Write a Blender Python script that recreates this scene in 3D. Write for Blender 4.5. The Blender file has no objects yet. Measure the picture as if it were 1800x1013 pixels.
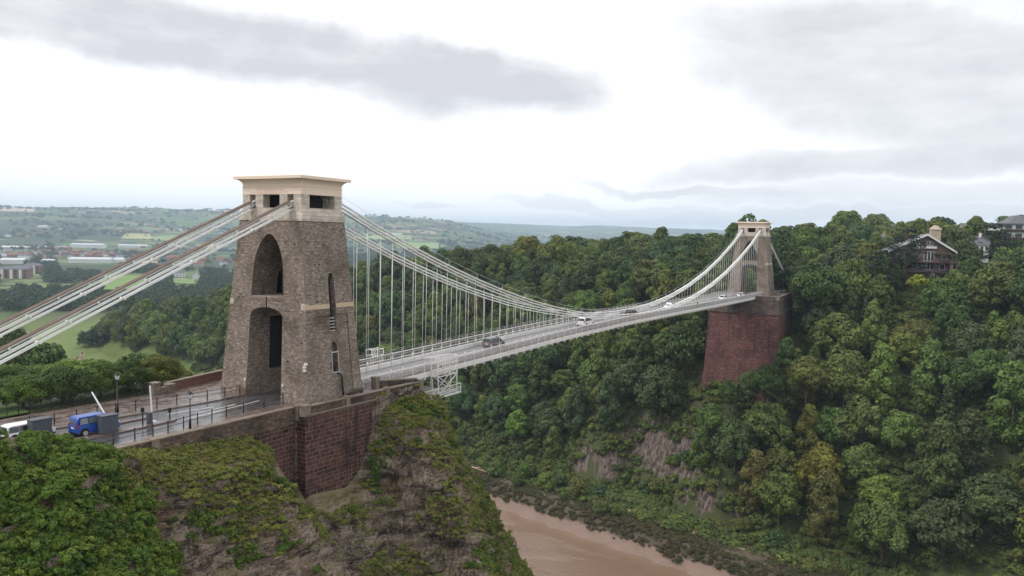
import bpy, math, random
import numpy as np
from mathutils import Vector, Matrix
# ------------------------------------------------------------------ camera, sky, sun
SC = bpy.context.scene
COL = SC.collection
CAM = (-64.928, -68.2102, 18.9822); YAW, PITCH, ROLL, FPX = 0.5362, -0.0673, 0.023, 1379.96
def _cam_axes():
    cy, sy, cp, sp = math.cos(YAW), math.sin(YAW), math.cos(PITCH), math.sin(PITCH)
    f = np.array([cy*cp, sy*cp, sp]); r = np.array([sy, -cy, 0.]); u = np.cross(r, f)
    c, s = math.cos(ROLL), math.sin(ROLL)
    return c*r+s*u, -s*r+c*u, f
AR, AU, AF = _cam_axes()
cd = bpy.data.cameras.new('camera'); cam = bpy.data.objects.new('camera', cd); COL.objects.link(cam)
cd.sensor_width = 36; cd.lens = FPX/1800*36; cd.clip_start = .5; cd.clip_end = 60000
cam.matrix_world = Matrix(((AR[0], AU[0], -AF[0], CAM[0]), (AR[1], AU[1], -AF[1], CAM[1]), (AR[2], AU[2], -AF[2], CAM[2]), (0, 0, 0, 1)))
SC.camera = cam
SC.view_settings.view_transform = 'Standard'; SC.view_settings.look = 'None'
SC.view_settings.exposure = .28; SC.view_settings.gamma = 1
SC.render.engine = 'CYCLES'; SC.cycles.use_denoising = True
SC.cycles.max_bounces = 6; SC.cycles.diffuse_bounces = 2; SC.cycles.glossy_bounces = 2; SC.cycles.transmission_bounces = 2
SC.cycles.transparent_max_bounces = 4; SC.cycles.volume_bounces = 2
def ray(px, py):                                  # a direction from the photographer through a pixel of the 1800 px photograph
    return AF+(px-900)/FPX*AR-(py-506.5)/FPX*AU
def gz(px, py, z=0.):
    d = ray(px, py); return np.array(CAM)+(z-CAM[2])/d[2]*d
def gy(px, py, y):
    d = ray(px, py); return np.array(CAM)+(y-CAM[1])/d[1]*d
def at(px, py, depth): return np.array(CAM)+depth*ray(px, py)
def project(p):
    d = np.asarray(p, float)-np.array(CAM); z = d@AF
    return 900+FPX*(d@AR)/z, 506.5-FPX*(d@AU)/z, z

SUN_EL, SUN_AZ = math.radians(48), math.radians(135)     # azimuth from +X towards +Y
world = bpy.data.worlds.new('World'); SC.world = world; world.use_nodes = True
class NT:
    def __init__(s, nt): s.nt = nt
    def n(s, t, ins=None, **kw):
        nd = s.nt.nodes.new(t)
        for k, v in kw.items(): setattr(nd, k, v)
        for k, v in (ins or {}).items():
            sock = nd.inputs[k]
            if isinstance(v, bpy.types.NodeSocket): s.nt.links.new(v, sock)
            else: sock.default_value = v
        return nd
    def m(s, op, a, b=0., c=0., clamp=False):
        return s.n('ShaderNodeMath', {0: a, 1: b, 2: c}, operation=op, use_clamp=clamp).outputs[0]
    def mix(s, f, a, b, mode='MIX'):
        nd = s.n('ShaderNodeMix', None, data_type='RGBA', blend_type=mode)
        for i, v in ((0, f), (6, a), (7, b)):
            if isinstance(v, bpy.types.NodeSocket): s.nt.links.new(v, nd.inputs[i])
            else: nd.inputs[i].default_value = v if i == 0 else (tuple(v)+(1,))[:4]
        return nd.outputs[2]
    def step(s, v, a, b):
        return s.n('ShaderNodeMapRange', {0: v, 1: a, 2: b, 3: 0., 4: 1.}, interpolation_type='SMOOTHSTEP', clamp=True).outputs[0]
    def noise(s, vec, scale, detail=3., rough=.55, dim='3D'):
        return s.n('ShaderNodeTexNoise', {'Vector': vec, 'Scale': scale, 'Detail': detail, 'Roughness': rough}, noise_dimensions=dim).outputs[0]
    def scalev(s, vec, v):
        return s.n('ShaderNodeVectorMath', {0: vec, 1: v}, operation='MULTIPLY').outputs[0]
def build_world():
    w = NT(world.node_tree); nt = w.nt; nt.nodes.clear()
    sky = w.n('ShaderNodeTexSky', sky_type='NISHITA', sun_disc=False, sun_elevation=SUN_EL, sun_rotation=math.pi/2-SUN_AZ, air_density=1.2, dust_density=2., ozone_density=1.)
    tc = w.n('ShaderNodeTexCoord').outputs['Generated']
    sx = w.n('ShaderNodeSeparateXYZ', {0: tc})
    warp = w.n('ShaderNodeTexNoise', {'Vector': tc, 'Scale': 5., 'Detail': 5., 'Roughness': .6})
    wx = w.n('ShaderNodeSeparateColor', {0: warp.outputs[1]})
    u = w.m('ARCTAN2', sx.outputs[1], sx.outputs[0]); v = w.m('ARCSINE', sx.outputs[2])
    u = w.m('ADD', u, w.m('MULTIPLY', w.m('SUBTRACT', wx.outputs[0], .5), .22))
    v = w.m('ADD', v, w.m('MULTIPLY', w.m('SUBTRACT', wx.outputs[1], .5), .075))
    def uv(px, py):
        d = ray(px, py); d = d/np.linalg.norm(d); return math.atan2(d[1], d[0]), math.asin(d[2])
    tot = None
    # clouds as soft ellipses over the horizon: pixel centre, half width, half height, tilt, weight
    for px, py, a, b, tilt, wt in ((60, 35, 330, 42, 12, .9), (420, 85, 330, 55, 9, 1.), (800, 140, 260, 58, 7, 1.), (860, 180, 110, 30, 8, .5), (1560, 85, 300, 65, 6, .8), (1640, 190, 380, 75, 12, .75),
                               (1760, 100, 260, 150, 0, .5), (1640, 285, 380, 30, -3, .75), (1280, 335, 230, 10, 4, .6), (1600, 345, 330, 22, 0, .5), (1560, 380, 500, 14, 0, .5), (1100, 358, 190, 9, 3, .35), (780, 357, 60, 5, 0, .3)):
        u0, v0 = uv(px, py); ul, vl = uv(px-50, py-50*math.tan(math.radians(tilt))); 
        dx, dy = u0-ul, v0-vl; L = math.hypot(dx, dy); dx, dy = dx/L, dy/L
        A, B = a/FPX, b/FPX
        du = w.m('SUBTRACT', u, u0); dv = w.m('SUBTRACT', v, v0)
        p = w.m('DIVIDE', w.m('ADD', w.m('MULTIPLY', du, dx), w.m('MULTIPLY', dv, dy)), A)
        q = w.m('DIVIDE', w.m('SUBTRACT', w.m('MULTIPLY', dv, dx), w.m('MULTIPLY', du, dy)), B)
        r2 = w.m('ADD', w.m('MULTIPLY', p, p), w.m('MULTIPLY', q, q))
        e = w.m('MULTIPLY', w.m('SUBTRACT', 1., w.step(r2, .25, 1.7)), wt)
        tot = e if tot is None else w.m('MAXIMUM', tot, e)
    fine = w.noise(w.scalev(tc, (3., 3., 9.)), 4., 4., .6)
    tot = w.m('MULTIPLY', tot, w.m('ADD', .55, w.m('MULTIPLY', fine, .9)), clamp=True)
    behind = w.m('MULTIPLY', w.step(w.m('MULTIPLY', sx.outputs[0], -1.), -.1, .5), w.step(w.noise(tc, 2.5, 4.), .4, .6))
    tot = w.m('MAXIMUM', tot, w.m('MULTIPLY', behind, .5))
    low = w.m('SUBTRACT', 1., w.step(v, -.01, .075))
    bright = w.mix(w.m('MULTIPLY', low, .6), (11.2, 11.2, 11.3), (9.6, 9.9, 10.5))
    cloud = w.mix(tot, bright, (6.2, 6.15, 6.5))
    col = w.mix(.06, cloud, sky.outputs[0])
    bg = w.n('ShaderNodeBackground', {'Color': col, 'Strength': .1})
    nt.links.new(bg.outputs[0], w.n('ShaderNodeOutputWorld').inputs[0])
build_world()
sl = bpy.data.lights.new('sun', 'SUN'); sl.energy = 1.5; sl.angle = math.radians(12); sl.color = (1, .96, .9)
sun = bpy.data.objects.new('sun', sl); COL.objects.link(sun)
sd = Vector((math.cos(SUN_EL)*math.cos(SUN_AZ), math.cos(SUN_EL)*math.sin(SUN_AZ), math.sin(SUN_EL)))
sun.rotation_euler = sd.to_track_quat('Z', 'Y').to_euler()

# ------------------------------------------------------------------ helpers
random.seed(7); RNG = np.random.default_rng(7)
def _hash(ix, iy, iz, seed):
    h = (ix.astype(np.int64)*374761393+iy.astype(np.int64)*668265263+iz.astype(np.int64)*2147483647+seed*974711) & 0xffffffff
    h = ((h ^ (h >> 13))*1274126177) & 0xffffffff
    return ((h ^ (h >> 16)) & 0xffff)/65535.
def vn3(x, y, z, seed=0):
    x, y, z = np.broadcast_arrays(np.asarray(x, float), np.asarray(y, float), np.asarray(z, float))
    ix, iy, iz = np.floor(x), np.floor(y), np.floor(z); fx, fy, fz = x-ix, y-iy, z-iz
    fx, fy, fz = (t*t*(3-2*t) for t in (fx, fy, fz)); r = 0
    for a in (0, 1):
        for b in (0, 1):
            for c in (0, 1):
                r = r+_hash(ix+a, iy+b, iz+c, seed)*(fx if a else 1-fx)*(fy if b else 1-fy)*(fz if c else 1-fz)
    return r
def fbm(x, y, z=0., seed=0, o=4):
    r, a, t = 0, .5, 0
    for i in range(o):
        k = 2.03**i; r = r+a*vn3(np.asarray(x)*k+i*17, np.asarray(y)*k-i*9, np.asarray(z)*k+i*5, seed+i); t += a; a *= .5
    return r/t
def sm(x, a, b):
    t = np.clip((np.asarray(x, float)-a)/(b-a), 0, 1); return t*t*(3-2*t)

class MB:                                          # collects faces of one mesh
    def __init__(s): s.v, s.f, s.mi, s.sm = [], [], [], []
    def add(s, vs, fs, mi=0, smooth=False):
        b = len(s.v); s.v += [tuple(map(float, v)) for v in vs]
        for f in fs: s.f.append(tuple(b+i for i in f)); s.mi.append(mi); s.sm.append(smooth)
        return s
    def box(s, x0, x1, y0, y1, z0, z1, mi=0):
        return s.add([(x0, y0, z0), (x1, y0, z0), (x1, y1, z0), (x0, y1, z0), (x0, y0, z1), (x1, y0, z1), (x1, y1, z1), (x0, y1, z1)],
                     [(0, 3, 2, 1), (4, 5, 6, 7), (0, 1, 5, 4), (1, 2, 6, 5), (2, 3, 7, 6), (3, 0, 4, 7)], mi)
    def beam(s, a, b, w, h, mi=0, up=(0, 0, 1)):       # box from a to b, w across and h high
        a, b, up = np.array(a, float), np.array(b, float), np.array(up, float)
        d = b-a; L = np.linalg.norm(d)
        if L < 1e-6: return s
        d /= L
        if abs(d@up) > .99: up = np.array([1., 0, 0])
        r = np.cross(d, up); r /= np.linalg.norm(r); u = np.cross(r, d)
        q = [a+r*x*w/2+u*y*h/2 for x, y in ((-1, -1), (1, -1), (1, 1), (-1, 1))]
        return s.add(q+[p+d*L for p in q], [(0, 1, 2, 3), (7, 6, 5, 4), (0, 4, 5, 1), (1, 5, 6, 2), (2, 6, 7, 3), (3, 7, 4, 0)], mi)
    def tube(s, pts, rad, n=8, mi=0, smooth=True, caps=True):
        pts = [np.array(p, float) for p in pts]
        if not hasattr(rad, '__len__'): rad = [rad]*len(pts)
        vs = []
        for i, p in enumerate(pts):
            d = pts[min(i+1, len(pts)-1)]-pts[max(i-1, 0)]; d = d/(np.linalg.norm(d)+1e-9)
            up = np.array([0, 0, 1.]) if abs(d[2]) < .95 else np.array([1., 0, 0])
            r = np.cross(d, up); r /= np.linalg.norm(r); u = np.cross(r, d)
            vs += [p+rad[i]*(math.cos(2*math.pi*k/n)*r+math.sin(2*math.pi*k/n)*u) for k in range(n)]
        fs = [(i*n+k, i*n+(k+1) % n, (i+1)*n+(k+1) % n, (i+1)*n+k) for i in range(len(pts)-1) for k in range(n)]
        s.add(vs, fs, mi, smooth)
        if caps:
            b = len(s.v)-len(vs)
            s.f += [tuple(b+k for k in range(n))[::-1], tuple(b+(len(pts)-1)*n+k for k in range(n))]; s.mi += [mi, mi]; s.sm += [False, False]
        return s
    def prism(s, poly, z0, z1, mi=0):                # poly in plan
        n = len(poly); vs = [(p[0], p[1], z0) for p in poly]+[(p[0], p[1], z1) for p in poly]
        ar = sum(poly[i][0]*poly[(i+1) % n][1]-poly[(i+1) % n][0]*poly[i][1] for i in range(n))
        f = [tuple(range(n))[::-1], tuple(range(n, 2*n))]+[(i, (i+1) % n, n+(i+1) % n, n+i) for i in range(n)]
        if ar < 0: f = [t[::-1] for t in f]
        return s.add(vs, f, mi)
    def rings(s, rs, mi=0, smooth=False, cap=True):   # loft of equally long closed rings
        n = len(rs[0]); vs = [p for r in rs for p in r]
        fs = [(i*n+k, i*n+(k+1) % n, (i+1)*n+(k+1) % n, (i+1)*n+k) for i in range(len(rs)-1) for k in range(n)]
        if cap: fs += [tuple(range(n))[::-1], tuple((len(rs)-1)*n+k for k in range(n))]
        return s.add(vs, fs, mi, smooth)
    def build(s, name, mats, parent=None):
        me = bpy.data.meshes.new(name); me.from_pydata(s.v, [], s.f)
        for m_ in (mats if isinstance(mats, (list, tuple)) else [mats]): me.materials.append(m_)
        me.polygons.foreach_set('material_index', s.mi); me.polygons.foreach_set('use_smooth', s.sm); me.update()
        return link(name, me, parent)
def link(name, me, parent=None):
    o = bpy.data.objects.new(name, me); COL.objects.link(o)
    if parent is not None: o.parent = parent
    return o
def tag(o, label=None, cat=None, group=None, kind=None):
    for k, v in (('label', label), ('category', cat), ('group', group), ('kind', kind)):
        if v: o[k] = v
    return o
def thing(name, label, cat, loc=(0, 0, 0), rz=0., group=None):
    o = bpy.data.objects.new(name, None); COL.objects.link(o); o.location = tuple(map(float, loc)); o.rotation_euler = (0, 0, rz); o.empty_display_size = .5
    return tag(o, label, cat, group)
_KIDS = {}
def copy_thing(root, loc, rz=0., sc=1., label=None):
    r = root.copy(); COL.objects.link(r); r.location = tuple(map(float, loc)); r.rotation_euler = (0, 0, rz); r.scale = (sc, sc, sc) if not hasattr(sc, '__len__') else sc
    if label: r['label'] = label
    if root.name not in _KIDS: _KIDS[root.name] = [(c, [q for q in bpy.data.objects if q.parent == c]) for c in bpy.data.objects if c.parent == root]
    for ch, gs in _KIDS[root.name]:
        c = ch.copy(); COL.objects.link(c); c.parent = r
        for g in gs: d = g.copy(); COL.objects.link(d); d.parent = c
    return r
def np_mesh(name, V, F, mat, attrs=None, smooth=False):
    me = bpy.data.meshes.new(name); V = np.asarray(V, np.float32); F = np.asarray(F, np.int32); k = F.shape[1]
    me.vertices.add(len(V)); me.vertices.foreach_set('co', V.ravel()); me.loops.add(F.size); me.loops.foreach_set('vertex_index', F.ravel())
    me.polygons.add(len(F)); me.polygons.foreach_set('loop_start', np.arange(0, F.size, k, dtype=np.int32))
    me.polygons.foreach_set('use_smooth', np.full(len(F), smooth)); me.update(calc_edges=True)
    for n, a in (attrs or {}).items():
        at_ = me.attributes.new(n, 'FLOAT', 'FACE'); at_.data.foreach_set('value', np.asarray(a, np.float32))
    if mat: me.materials.append(mat)
    return me

# ------------------------------------------------------------------ materials
def newmat(name):
    m = bpy.data.materials.new(name); m.use_nodes = True; m.node_tree.nodes.clear(); return m, NT(m.node_tree)
def finish(w, col, rough=.8, bump=None, bd=.02, spec=.3, metal=0., extra=None):
    ins = {'Base Color': col if isinstance(col, bpy.types.NodeSocket) else (tuple(col)+(1,))[:4], 'Roughness': rough, 'Specular IOR Level': spec, 'Metallic': metal}
    ins.update(extra or {})
    if bump is not None: ins['Normal'] = w.n('ShaderNodeBump', {'Height': bump, 'Strength': 1., 'Distance': bd}).outputs[0]
    b = w.n('ShaderNodeBsdfPrincipled', ins); w.nt.links.new(b.outputs[0], w.n('ShaderNodeOutputMaterial').inputs[0])
def opos(w): return w.n('ShaderNodeTexCoord').outputs['Object']
def wallvec(w):                                    # (along, up) on upright faces of any heading
    p = w.n('ShaderNodeSeparateXYZ', {0: opos(w)}); nn = w.n('ShaderNodeSeparateXYZ', {0: w.n('ShaderNodeTexCoord').outputs['Normal']})
    f = w.m('GREATER_THAN', w.m('ABSOLUTE', nn.outputs[0]), w.m('ABSOLUTE', nn.outputs[1]))
    a = w.m('ADD', w.m('MULTIPLY', f, p.outputs[1]), w.m('MULTIPLY', w.m('SUBTRACT', 1., f), p.outputs[0]))
    return w.n('ShaderNodeCombineXYZ', {0: a, 1: p.outputs[2], 2: 0.}).outputs[0]
def plain(name, c, rough=.6, var=.12, sc=3., metal=0., spec=.3, bump=0.):
    m, w = newmat(name); p = opos(w); n = w.noise(p, sc, 4.)
    col = w.mix(n, [t*(1-var*2) for t in c], [min(1, t*(1+var*2)) for t in c])
    finish(w, col, rough, w.noise(p, sc*8, 3.) if bump else None, bump or .01, spec, metal); return m
def masonry(name, c1, c2, mortar, bw, bh, stain=(.05, .04, .03), st=.5, streak=0., spread=.5, rag=.02, ms=.012, mossz=None):
    m, w = newmat(name); v = wallvec(w); p = opos(w)
    jit = w.n('ShaderNodeTexNoise', {'Vector': p, 'Scale': 1.6, 'Detail': 4.})
    v2 = w.n('ShaderNodeVectorMath', {0: v, 1: w.scalev(jit.outputs[1], (rag*4, rag*2, 0.))}, operation='ADD').outputs[0]
    br = w.n('ShaderNodeTexBrick', {'Vector': v2, 'Color1': (0, 0, 0, 1), 'Color2': (1, 1, 1, 1), 'Mortar': (.5, .5, .5, 1), 'Scale': 1., 'Mortar Size': ms, 'Mortar Smooth': .4, 'Bias': 0., 'Brick Width': bw, 'Row Height': bh}, offset=.45)
    br.squash = .7; br.squash_frequency = 3
    k = w.n('ShaderNodeSeparateColor', {0: br.outputs[0]}).outputs[0]
    col = w.mix(k, c1, c2)
    sp = w.noise(w.scalev(v2, (1/bw*.8, 1/bh*.8, 1.)), 1., 2.)
    col = w.mix(w.m('MULTIPLY', w.step(sp, .56, .68), spread), col, [min(1, t*1.75) for t in c2])
    col = w.mix(w.m('MULTIPLY', w.step(sp, .42, .32), spread), col, [t*.35 for t in c1])
    col = w.mix(br.outputs[1], col, mortar)
    big = w.noise(p, .22, 5., .65); col = w.mix(w.m('MULTIPLY', w.step(big, .45, .68), st), col, stain)
    if streak:
        s_ = w.noise(w.scalev(v, (2.2, .3, 1.)), 1., 6., .75); col = w.mix(w.m('MULTIPLY', w.step(s_, .6, .72), streak*1.6), col, (.42, .34, .29))
        s_ = w.noise(w.scalev(v, (.5, .05, 1.)), 1.7, 4., .6); col = w.mix(w.m('MULTIPLY', w.step(s_, .5, .7), .7), col, stain)
    hgt = w.m('ADD', w.m('MULTIPLY', w.m('SUBTRACT', 1., br.outputs[1]), .6), w.m('MULTIPLY', w.noise(p, 7., 4.), .5))
    finish(w, col, .85, hgt, .05, .25); return m
def foliage(name, cols=None, use_obj=True, tr=.08):
    m, w = newmat(name); a = w.n('ShaderNodeAttribute', attribute_name='lv').outputs['Fac']
    oi = w.n('ShaderNodeObjectInfo')
    if use_obj: base = oi.outputs['Color']
    else:
        cr = w.n('ShaderNodeValToRGB', {0: oi.outputs['Random']}); r = cr.color_ramp
        while len(r.elements) > 1: r.elements.remove(r.elements[-1])
        for i, c in enumerate(cols):
            e = r.elements[0] if i == 0 else r.elements.new(i/(len(cols)-1))
            e.position = i/(len(cols)-1); e.color = tuple(c)+(1,)
        base = cr.outputs[0]
    k = w.m('ADD', .55, w.m('MULTIPLY', a, .9))
    col = w.mix(1., base, w.n('ShaderNodeCombineColor', {0: k, 1: k, 2: w.m('MULTIPLY', k, .92)}).outputs[0], 'MULTIPLY')
    d = w.n('ShaderNodeBsdfPrincipled', {'Base Color': col, 'Roughness': .6, 'Specular IOR Level': .25})
    t = w.n('ShaderNodeBsdfTranslucent', {'Color': w.mix(1., col, (1., 1.2, .5), 'MULTIPLY')})
    mx = w.n('ShaderNodeMixShader', {0: tr, 1: d.outputs[0], 2: t.outputs[0]})
    w.nt.links.new(mx.outputs[0], w.n('ShaderNodeOutputMaterial').inputs[0]); return m
M = {}
M['rubble'] = masonry('pennant_rubble', (.185, .148, .125), (.325, .262, .22), (.22, .18, .15), .46, .17, (.09, .07, .044), .7, spread=.75, rag=.03, ms=.016)
M['rubble_dark'] = masonry('weathered_rubble', (.08, .058, .045), (.17, .12, .09), (.12, .09, .07), .5, .2, (.03, .024, .02), .8, spread=.8, rag=.03)
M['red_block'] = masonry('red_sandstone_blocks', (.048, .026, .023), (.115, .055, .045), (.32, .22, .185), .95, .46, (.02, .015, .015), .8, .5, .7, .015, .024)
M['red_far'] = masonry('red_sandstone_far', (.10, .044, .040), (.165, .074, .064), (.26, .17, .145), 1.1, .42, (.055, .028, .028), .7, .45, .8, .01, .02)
M['grey_ashlar'] = masonry('grey_sandstone', (.09, .07, .062), (.15, .115, .10), (.07, .055, .05), 1.1, .5, (.045, .035, .033), .7, .15, .4, .01)
M['limestone'] = masonry('pale_limestone', (.50, .43, .37), (.66, .59, .51), (.40, .34, .29), .9, .42, (.27, .225, .18), .55, 0., .3, .004, .008)
M['cream'] = plain('peach_render', (.82, .66, .54), .7, .05, .8, bump=.004)
M['cream_dirty'] = plain('weathered_cream_stone', (.50, .39, .27), .8, .14, 1.5, bump=.02)
M['letter'] = plain('faded_brown_lettering', (.36, .20, .13), .8, .1)
M['white'] = plain('white_painted_iron', (.72, .70, .685), .45, .1, .6)
M['white2'] = plain('pale_grey_painted_iron', (.47, .445, .45), .5, .12, 1.2)
M['lattice'] = plain('grey_lattice_ironwork', (.30, .285, .285), .6, .15, 1.2)  # plain grey, darker than the white rails
M['chain_white'] = plain('white_painted_chain_links', (.82, .81, .79), .45, .08, .8)
M['chain_top'] = plain('weathered_brown_cover_plate', (.13, .095, .075), .8, .25, 1.)
M['asphalt'] = None
M['black'] = plain('black_painted_metal', (.018, .018, .02), .4, .2)
M['dark'] = plain('dark_void_fill', (.016, .015, .016), .8, .3)  # near-black; in recesses and openings it stands in for shade
M['grey_cab'] = plain('slate_grey_steel_cabinet', (.075, .085, .105), .5, .08, 2.)
M['coping'] = plain('weathered_coping_stone', (.21, .165, .13), .75, .3, 1.5, bump=.02)
M['glass'] = plain('dark_glass', (.02, .025, .03), .08, .1, spec=.6)
M['glass_light'] = plain('glass_painted_sky_sheen', (.12, .14, .16), .05, .1, spec=.8)  # sky reflection put into the paler pane colour
M['tyre'] = plain('black_rubber', (.02, .02, .02), .8)
M['rim'] = plain('silver_alloy', (.5, .5, .52), .3, .1, metal=.6)
M['blue'] = plain('bright_blue_car_paint', (.015, .075, .36), .25, .04, spec=.6)
M['car_white'] = plain('white_car_paint', (.75, .75, .76), .25, .02, spec=.5)
M['car_grey'] = plain('grey_car_paint', (.12, .115, .125), .25, .05, spec=.6)
M['red_lamp'] = plain('red_lamp_glass', (.35, .02, .02), .2)
M['clear_lamp'] = plain('clear_lamp_glass', (.7, .7, .7), .1)
M['brick'] = masonry('red_brick', (.20, .075, .055), (.30, .13, .10), (.22, .17, .14), .24, .08, (.12, .06, .05), .4)
M['brick_old'] = masonry('brown_brick', (.17, .11, .09), (.28, .19, .155), (.24, .2, .17), .24, .08, (.08, .055, .045), .5)
M['slate'] = plain('grey_slate_roof', (.13, .13, .145), .7, .15, .7)
M['tile'] = plain('red_brown_tile_roof', (.22, .10, .075), .8, .2, .5)
M['white_wall'] = plain('white_rendered_wall', (.68, .68, .66), .8, .06, .3)
M['metal_roof'] = plain('pale_metal_roof', (.50, .52, .55), .5, .08, .1)
M['stone_wall'] = plain('buff_stone_wall', (.42, .34, .26), .85, .15, .6)
M['bark'] = plain('grey_brown_bark', (.11, .09, .07), .9, .3, 2.)
M['wood'] = plain('dark_brown_timber', (.07, .045, .035), .8, .25, 1.5)
M['leaf'] = foliage('leaves')
M['leaf_wood'] = foliage('woodland_leaves', [(.09, .122, .032), (.12, .158, .036), (.07, .098, .032), (.135, .170, .038), (.088, .12, .042), (.14, .145, .038)], False)
M['leaf_far'] = foliage('distant_leaves', [(.035, .06, .03), (.05, .08, .032), (.03, .052, .032), (.06, .085, .035)], False)
M['ivy'] = foliage('ivy_and_scrub', [(.08, .15, .022), (.12, .19, .028), (.058, .115, .024), (.17, .21, .034), (.10, .165, .03)], False, .18)
M['moss'] = foliage('dry_grass_and_moss', [(.23, .23, .055), (.18, .23, .045), (.27, .24, .085), (.14, .19, .045), (.24, .20, .075)], False, .2)
M['scrub'] = foliage('river_bank_scrub', [(.10, .085, .045), (.075, .085, .035), (.13, .10, .06), (.06, .08, .03)], False, .2)
def mk_road():
    m, w = newmat('wet_asphalt'); p = opos(w); n = w.noise(w.scalev(p, (.6, 1.6, 1.)), .9, 5., .6); g = w.noise(p, 60., 2.)
    finish(w, w.mix(n, (.045, .045, .05), (.085, .08, .082)), w.m('ADD', .12, w.m('MULTIPLY', w.step(n, .4, .6), .32)), g, .004, .7); M['asphalt'] = m
    m, w = newmat('wet_flagstones'); p = opos(w)
    br = w.n('ShaderNodeTexBrick', {'Vector': p, 'Color1': (.13, .095, .08, 1), 'Color2': (.20, .15, .125, 1), 'Mortar': (.07, .05, .045, 1), 'Scale': 1., 'Mortar Size': .02, 'Brick Width': .9, 'Row Height': .6})
    n = w.noise(p, .8, 4.)
    finish(w, w.mix(w.m('MULTIPLY', n, .5), br.outputs[0], (.10, .075, .07)), w.m('ADD', .15, w.m('MULTIPLY', w.step(n, .4, .62), .35)), br.outputs[1], -.01, .5); M['flag'] = m
    m, w = newmat('pale_bridge_roadway'); p = opos(w); n = w.noise(w.scalev(p, (.1, 2.5, 1.)), 1.2, 5.)
    finish(w, w.mix(n, (.13, .125, .13), (.20, .19, .195)), w.m('ADD', .25, w.m('MULTIPLY', n, .3)), None, .01, .5); M['deck_road'] = m
    m, w = newmat('muddy_river_water'); p = w.n('ShaderNodeNewGeometry').outputs['Position']
    big = w.noise(p, .03, 4., .6); gust = w.step(w.noise(w.scalev(p, (1., .35, 1.)), .035, 3., .5), .42, .56)
    rip = w.n('ShaderNodeTexWave', {'Vector': p, 'Scale': .42, 'Distortion': 6., 'Detail': 3., 'Detail Scale': 1.3}, bands_direction='DIAGONAL').outputs[1]
    h = w.m('MULTIPLY', w.m('ADD', w.m('MULTIPLY', rip, .5), w.noise(p, 1.6, 3.)), w.m('ADD', .1, gust))
    finish(w, w.mix(big, (.19, .118, .08), (.25, .165, .115)), .06, h, .5, 1.); M['water'] = m
    m, w = newmat('limestone_cliff_with_moss'); geo = w.n('ShaderNodeNewGeometry'); p = geo.outputs['Position']
    nz = w.n('ShaderNodeSeparateXYZ', {0: geo.outputs['Normal']}).outputs[2]
    mp = w.n('ShaderNodeMapping', {'Vector': p, 'Rotation': (.5, .35, .4), 'Scale': (.35, .35, 1.6)}).outputs[0]
    stra = w.noise(mp, .9, 6., .68); fine = w.noise(p, 3.2, 5., .7); big = w.noise(p, .17, 4., .6)
    rock = w.mix(w.step(stra, .36, .62), (.06, .044, .036), (.33, .26, .205))
    rock = w.mix(w.step(fine, .55, .72), rock, (.52, .45, .39)); rock = w.mix(w.step(fine, .46, .34), rock, (.025, .02, .018))
    rock = w.mix(w.m('MULTIPLY', w.step(big, .5, .65), .6), rock, (.13, .065, .042))
    veg = w.step(w.m('ADD', w.m('MULTIPLY', nz, .55), w.m('MULTIPLY', w.noise(p, .8, 5., .7), .9)), .72, .9)
    green = w.mix(w.noise(p, .5, 3.), (.10, .10, .025), (.21, .19, .055))
    col = w.mix(w.m('MULTIPLY', veg, .55), rock, green)
    hh = w.m('ADD', w.m('MULTIPLY', stra, 1.2), w.m('MULTIPLY', fine, .5))
    finish(w, col, .9, hh, .55, .2); M['cliff'] = m
    m, w = newmat('terrain'); geo = w.n('ShaderNodeNewGeometry'); p = geo.outputs['Position']; sp = w.n('ShaderNodeSeparateXYZ', {0: p}); z = sp.outputs[2]
    nz = w.n('ShaderNodeSeparateXYZ', {0: geo.outputs['Normal']}).outputs[2]
    warp = w.n('ShaderNodeTexNoise', {'Vector': p, 'Scale': .004, 'Detail': 3.}).outputs[1]
    pv = w.n('ShaderNodeVectorMath', {0: w.scalev(p, (1., 1., 0.)), 1: w.scalev(warp, (140., 140., 0.))}, operation='ADD').outputs[0]
    vo = w.n('ShaderNodeTexVoronoi', {'Vector': pv, 'Scale': .0042}, feature='F1'); ve = w.n('ShaderNodeTexVoronoi', {'Vector': pv, 'Scale': .0042}, feature='DISTANCE_TO_EDGE')
    rnd = w.n('ShaderNodeSeparateColor', {0: vo.outputs['Color']})
    cr = w.n('ShaderNodeValToRGB', {0: rnd.outputs[0]}); cr.color_ramp.interpolation = 'CONSTANT'; e = cr.color_ramp.elements
    cs = [(0, (.035, .055, .025)), (.28, (.12, .18, .05)), (.5, (.035, .055, .028)), (.62, (.17, .21, .07)), (.76, (.33, .28, .14)), (.84, (.10, .15, .045)), (.93, (.40, .32, .20))]
    while len(e) > 1: e.remove(e[-1])
    for i, (q, c) in enumerate(cs):
        el = e[0] if i == 0 else e.new(q)
        el.position = q; el.color = c+(1,)
    hedge = w.m('SUBTRACT', 1., w.step(ve.outputs['Distance'], .03, .07))
    fld = w.mix(w.m('MAXIMUM', hedge, w.step(w.noise(p, .011, 4., .6), .52, .58)), cr.outputs[0], (.035, .056, .028))
    fld = w.mix(w.m('MULTIPLY', w.noise(p, .12, 4.), .35), fld, (.05, .07, .02))
    mead = w.mix(w.step(sp.outputs[1], 90., 160.), w.mix(w.noise(p, .3, 4.), (.03, .04, .015), (.085, .095, .03)), w.mix(w.noise(p, .05, 5., .65), (.08, .115, .03), (.17, .22, .06)))
    r = w.m('SQRT', w.m('ADD', w.m('MULTIPLY', sp.outputs[0], sp.outputs[0]), w.m('MULTIPLY', sp.outputs[1], sp.outputs[1])))
    lowland = w.mix(w.step(r, 620., 900.), mead, fld)
    floor = w.mix(w.noise(p, .3, 4.), (.03, .04, .015), (.075, .085, .03))
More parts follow.
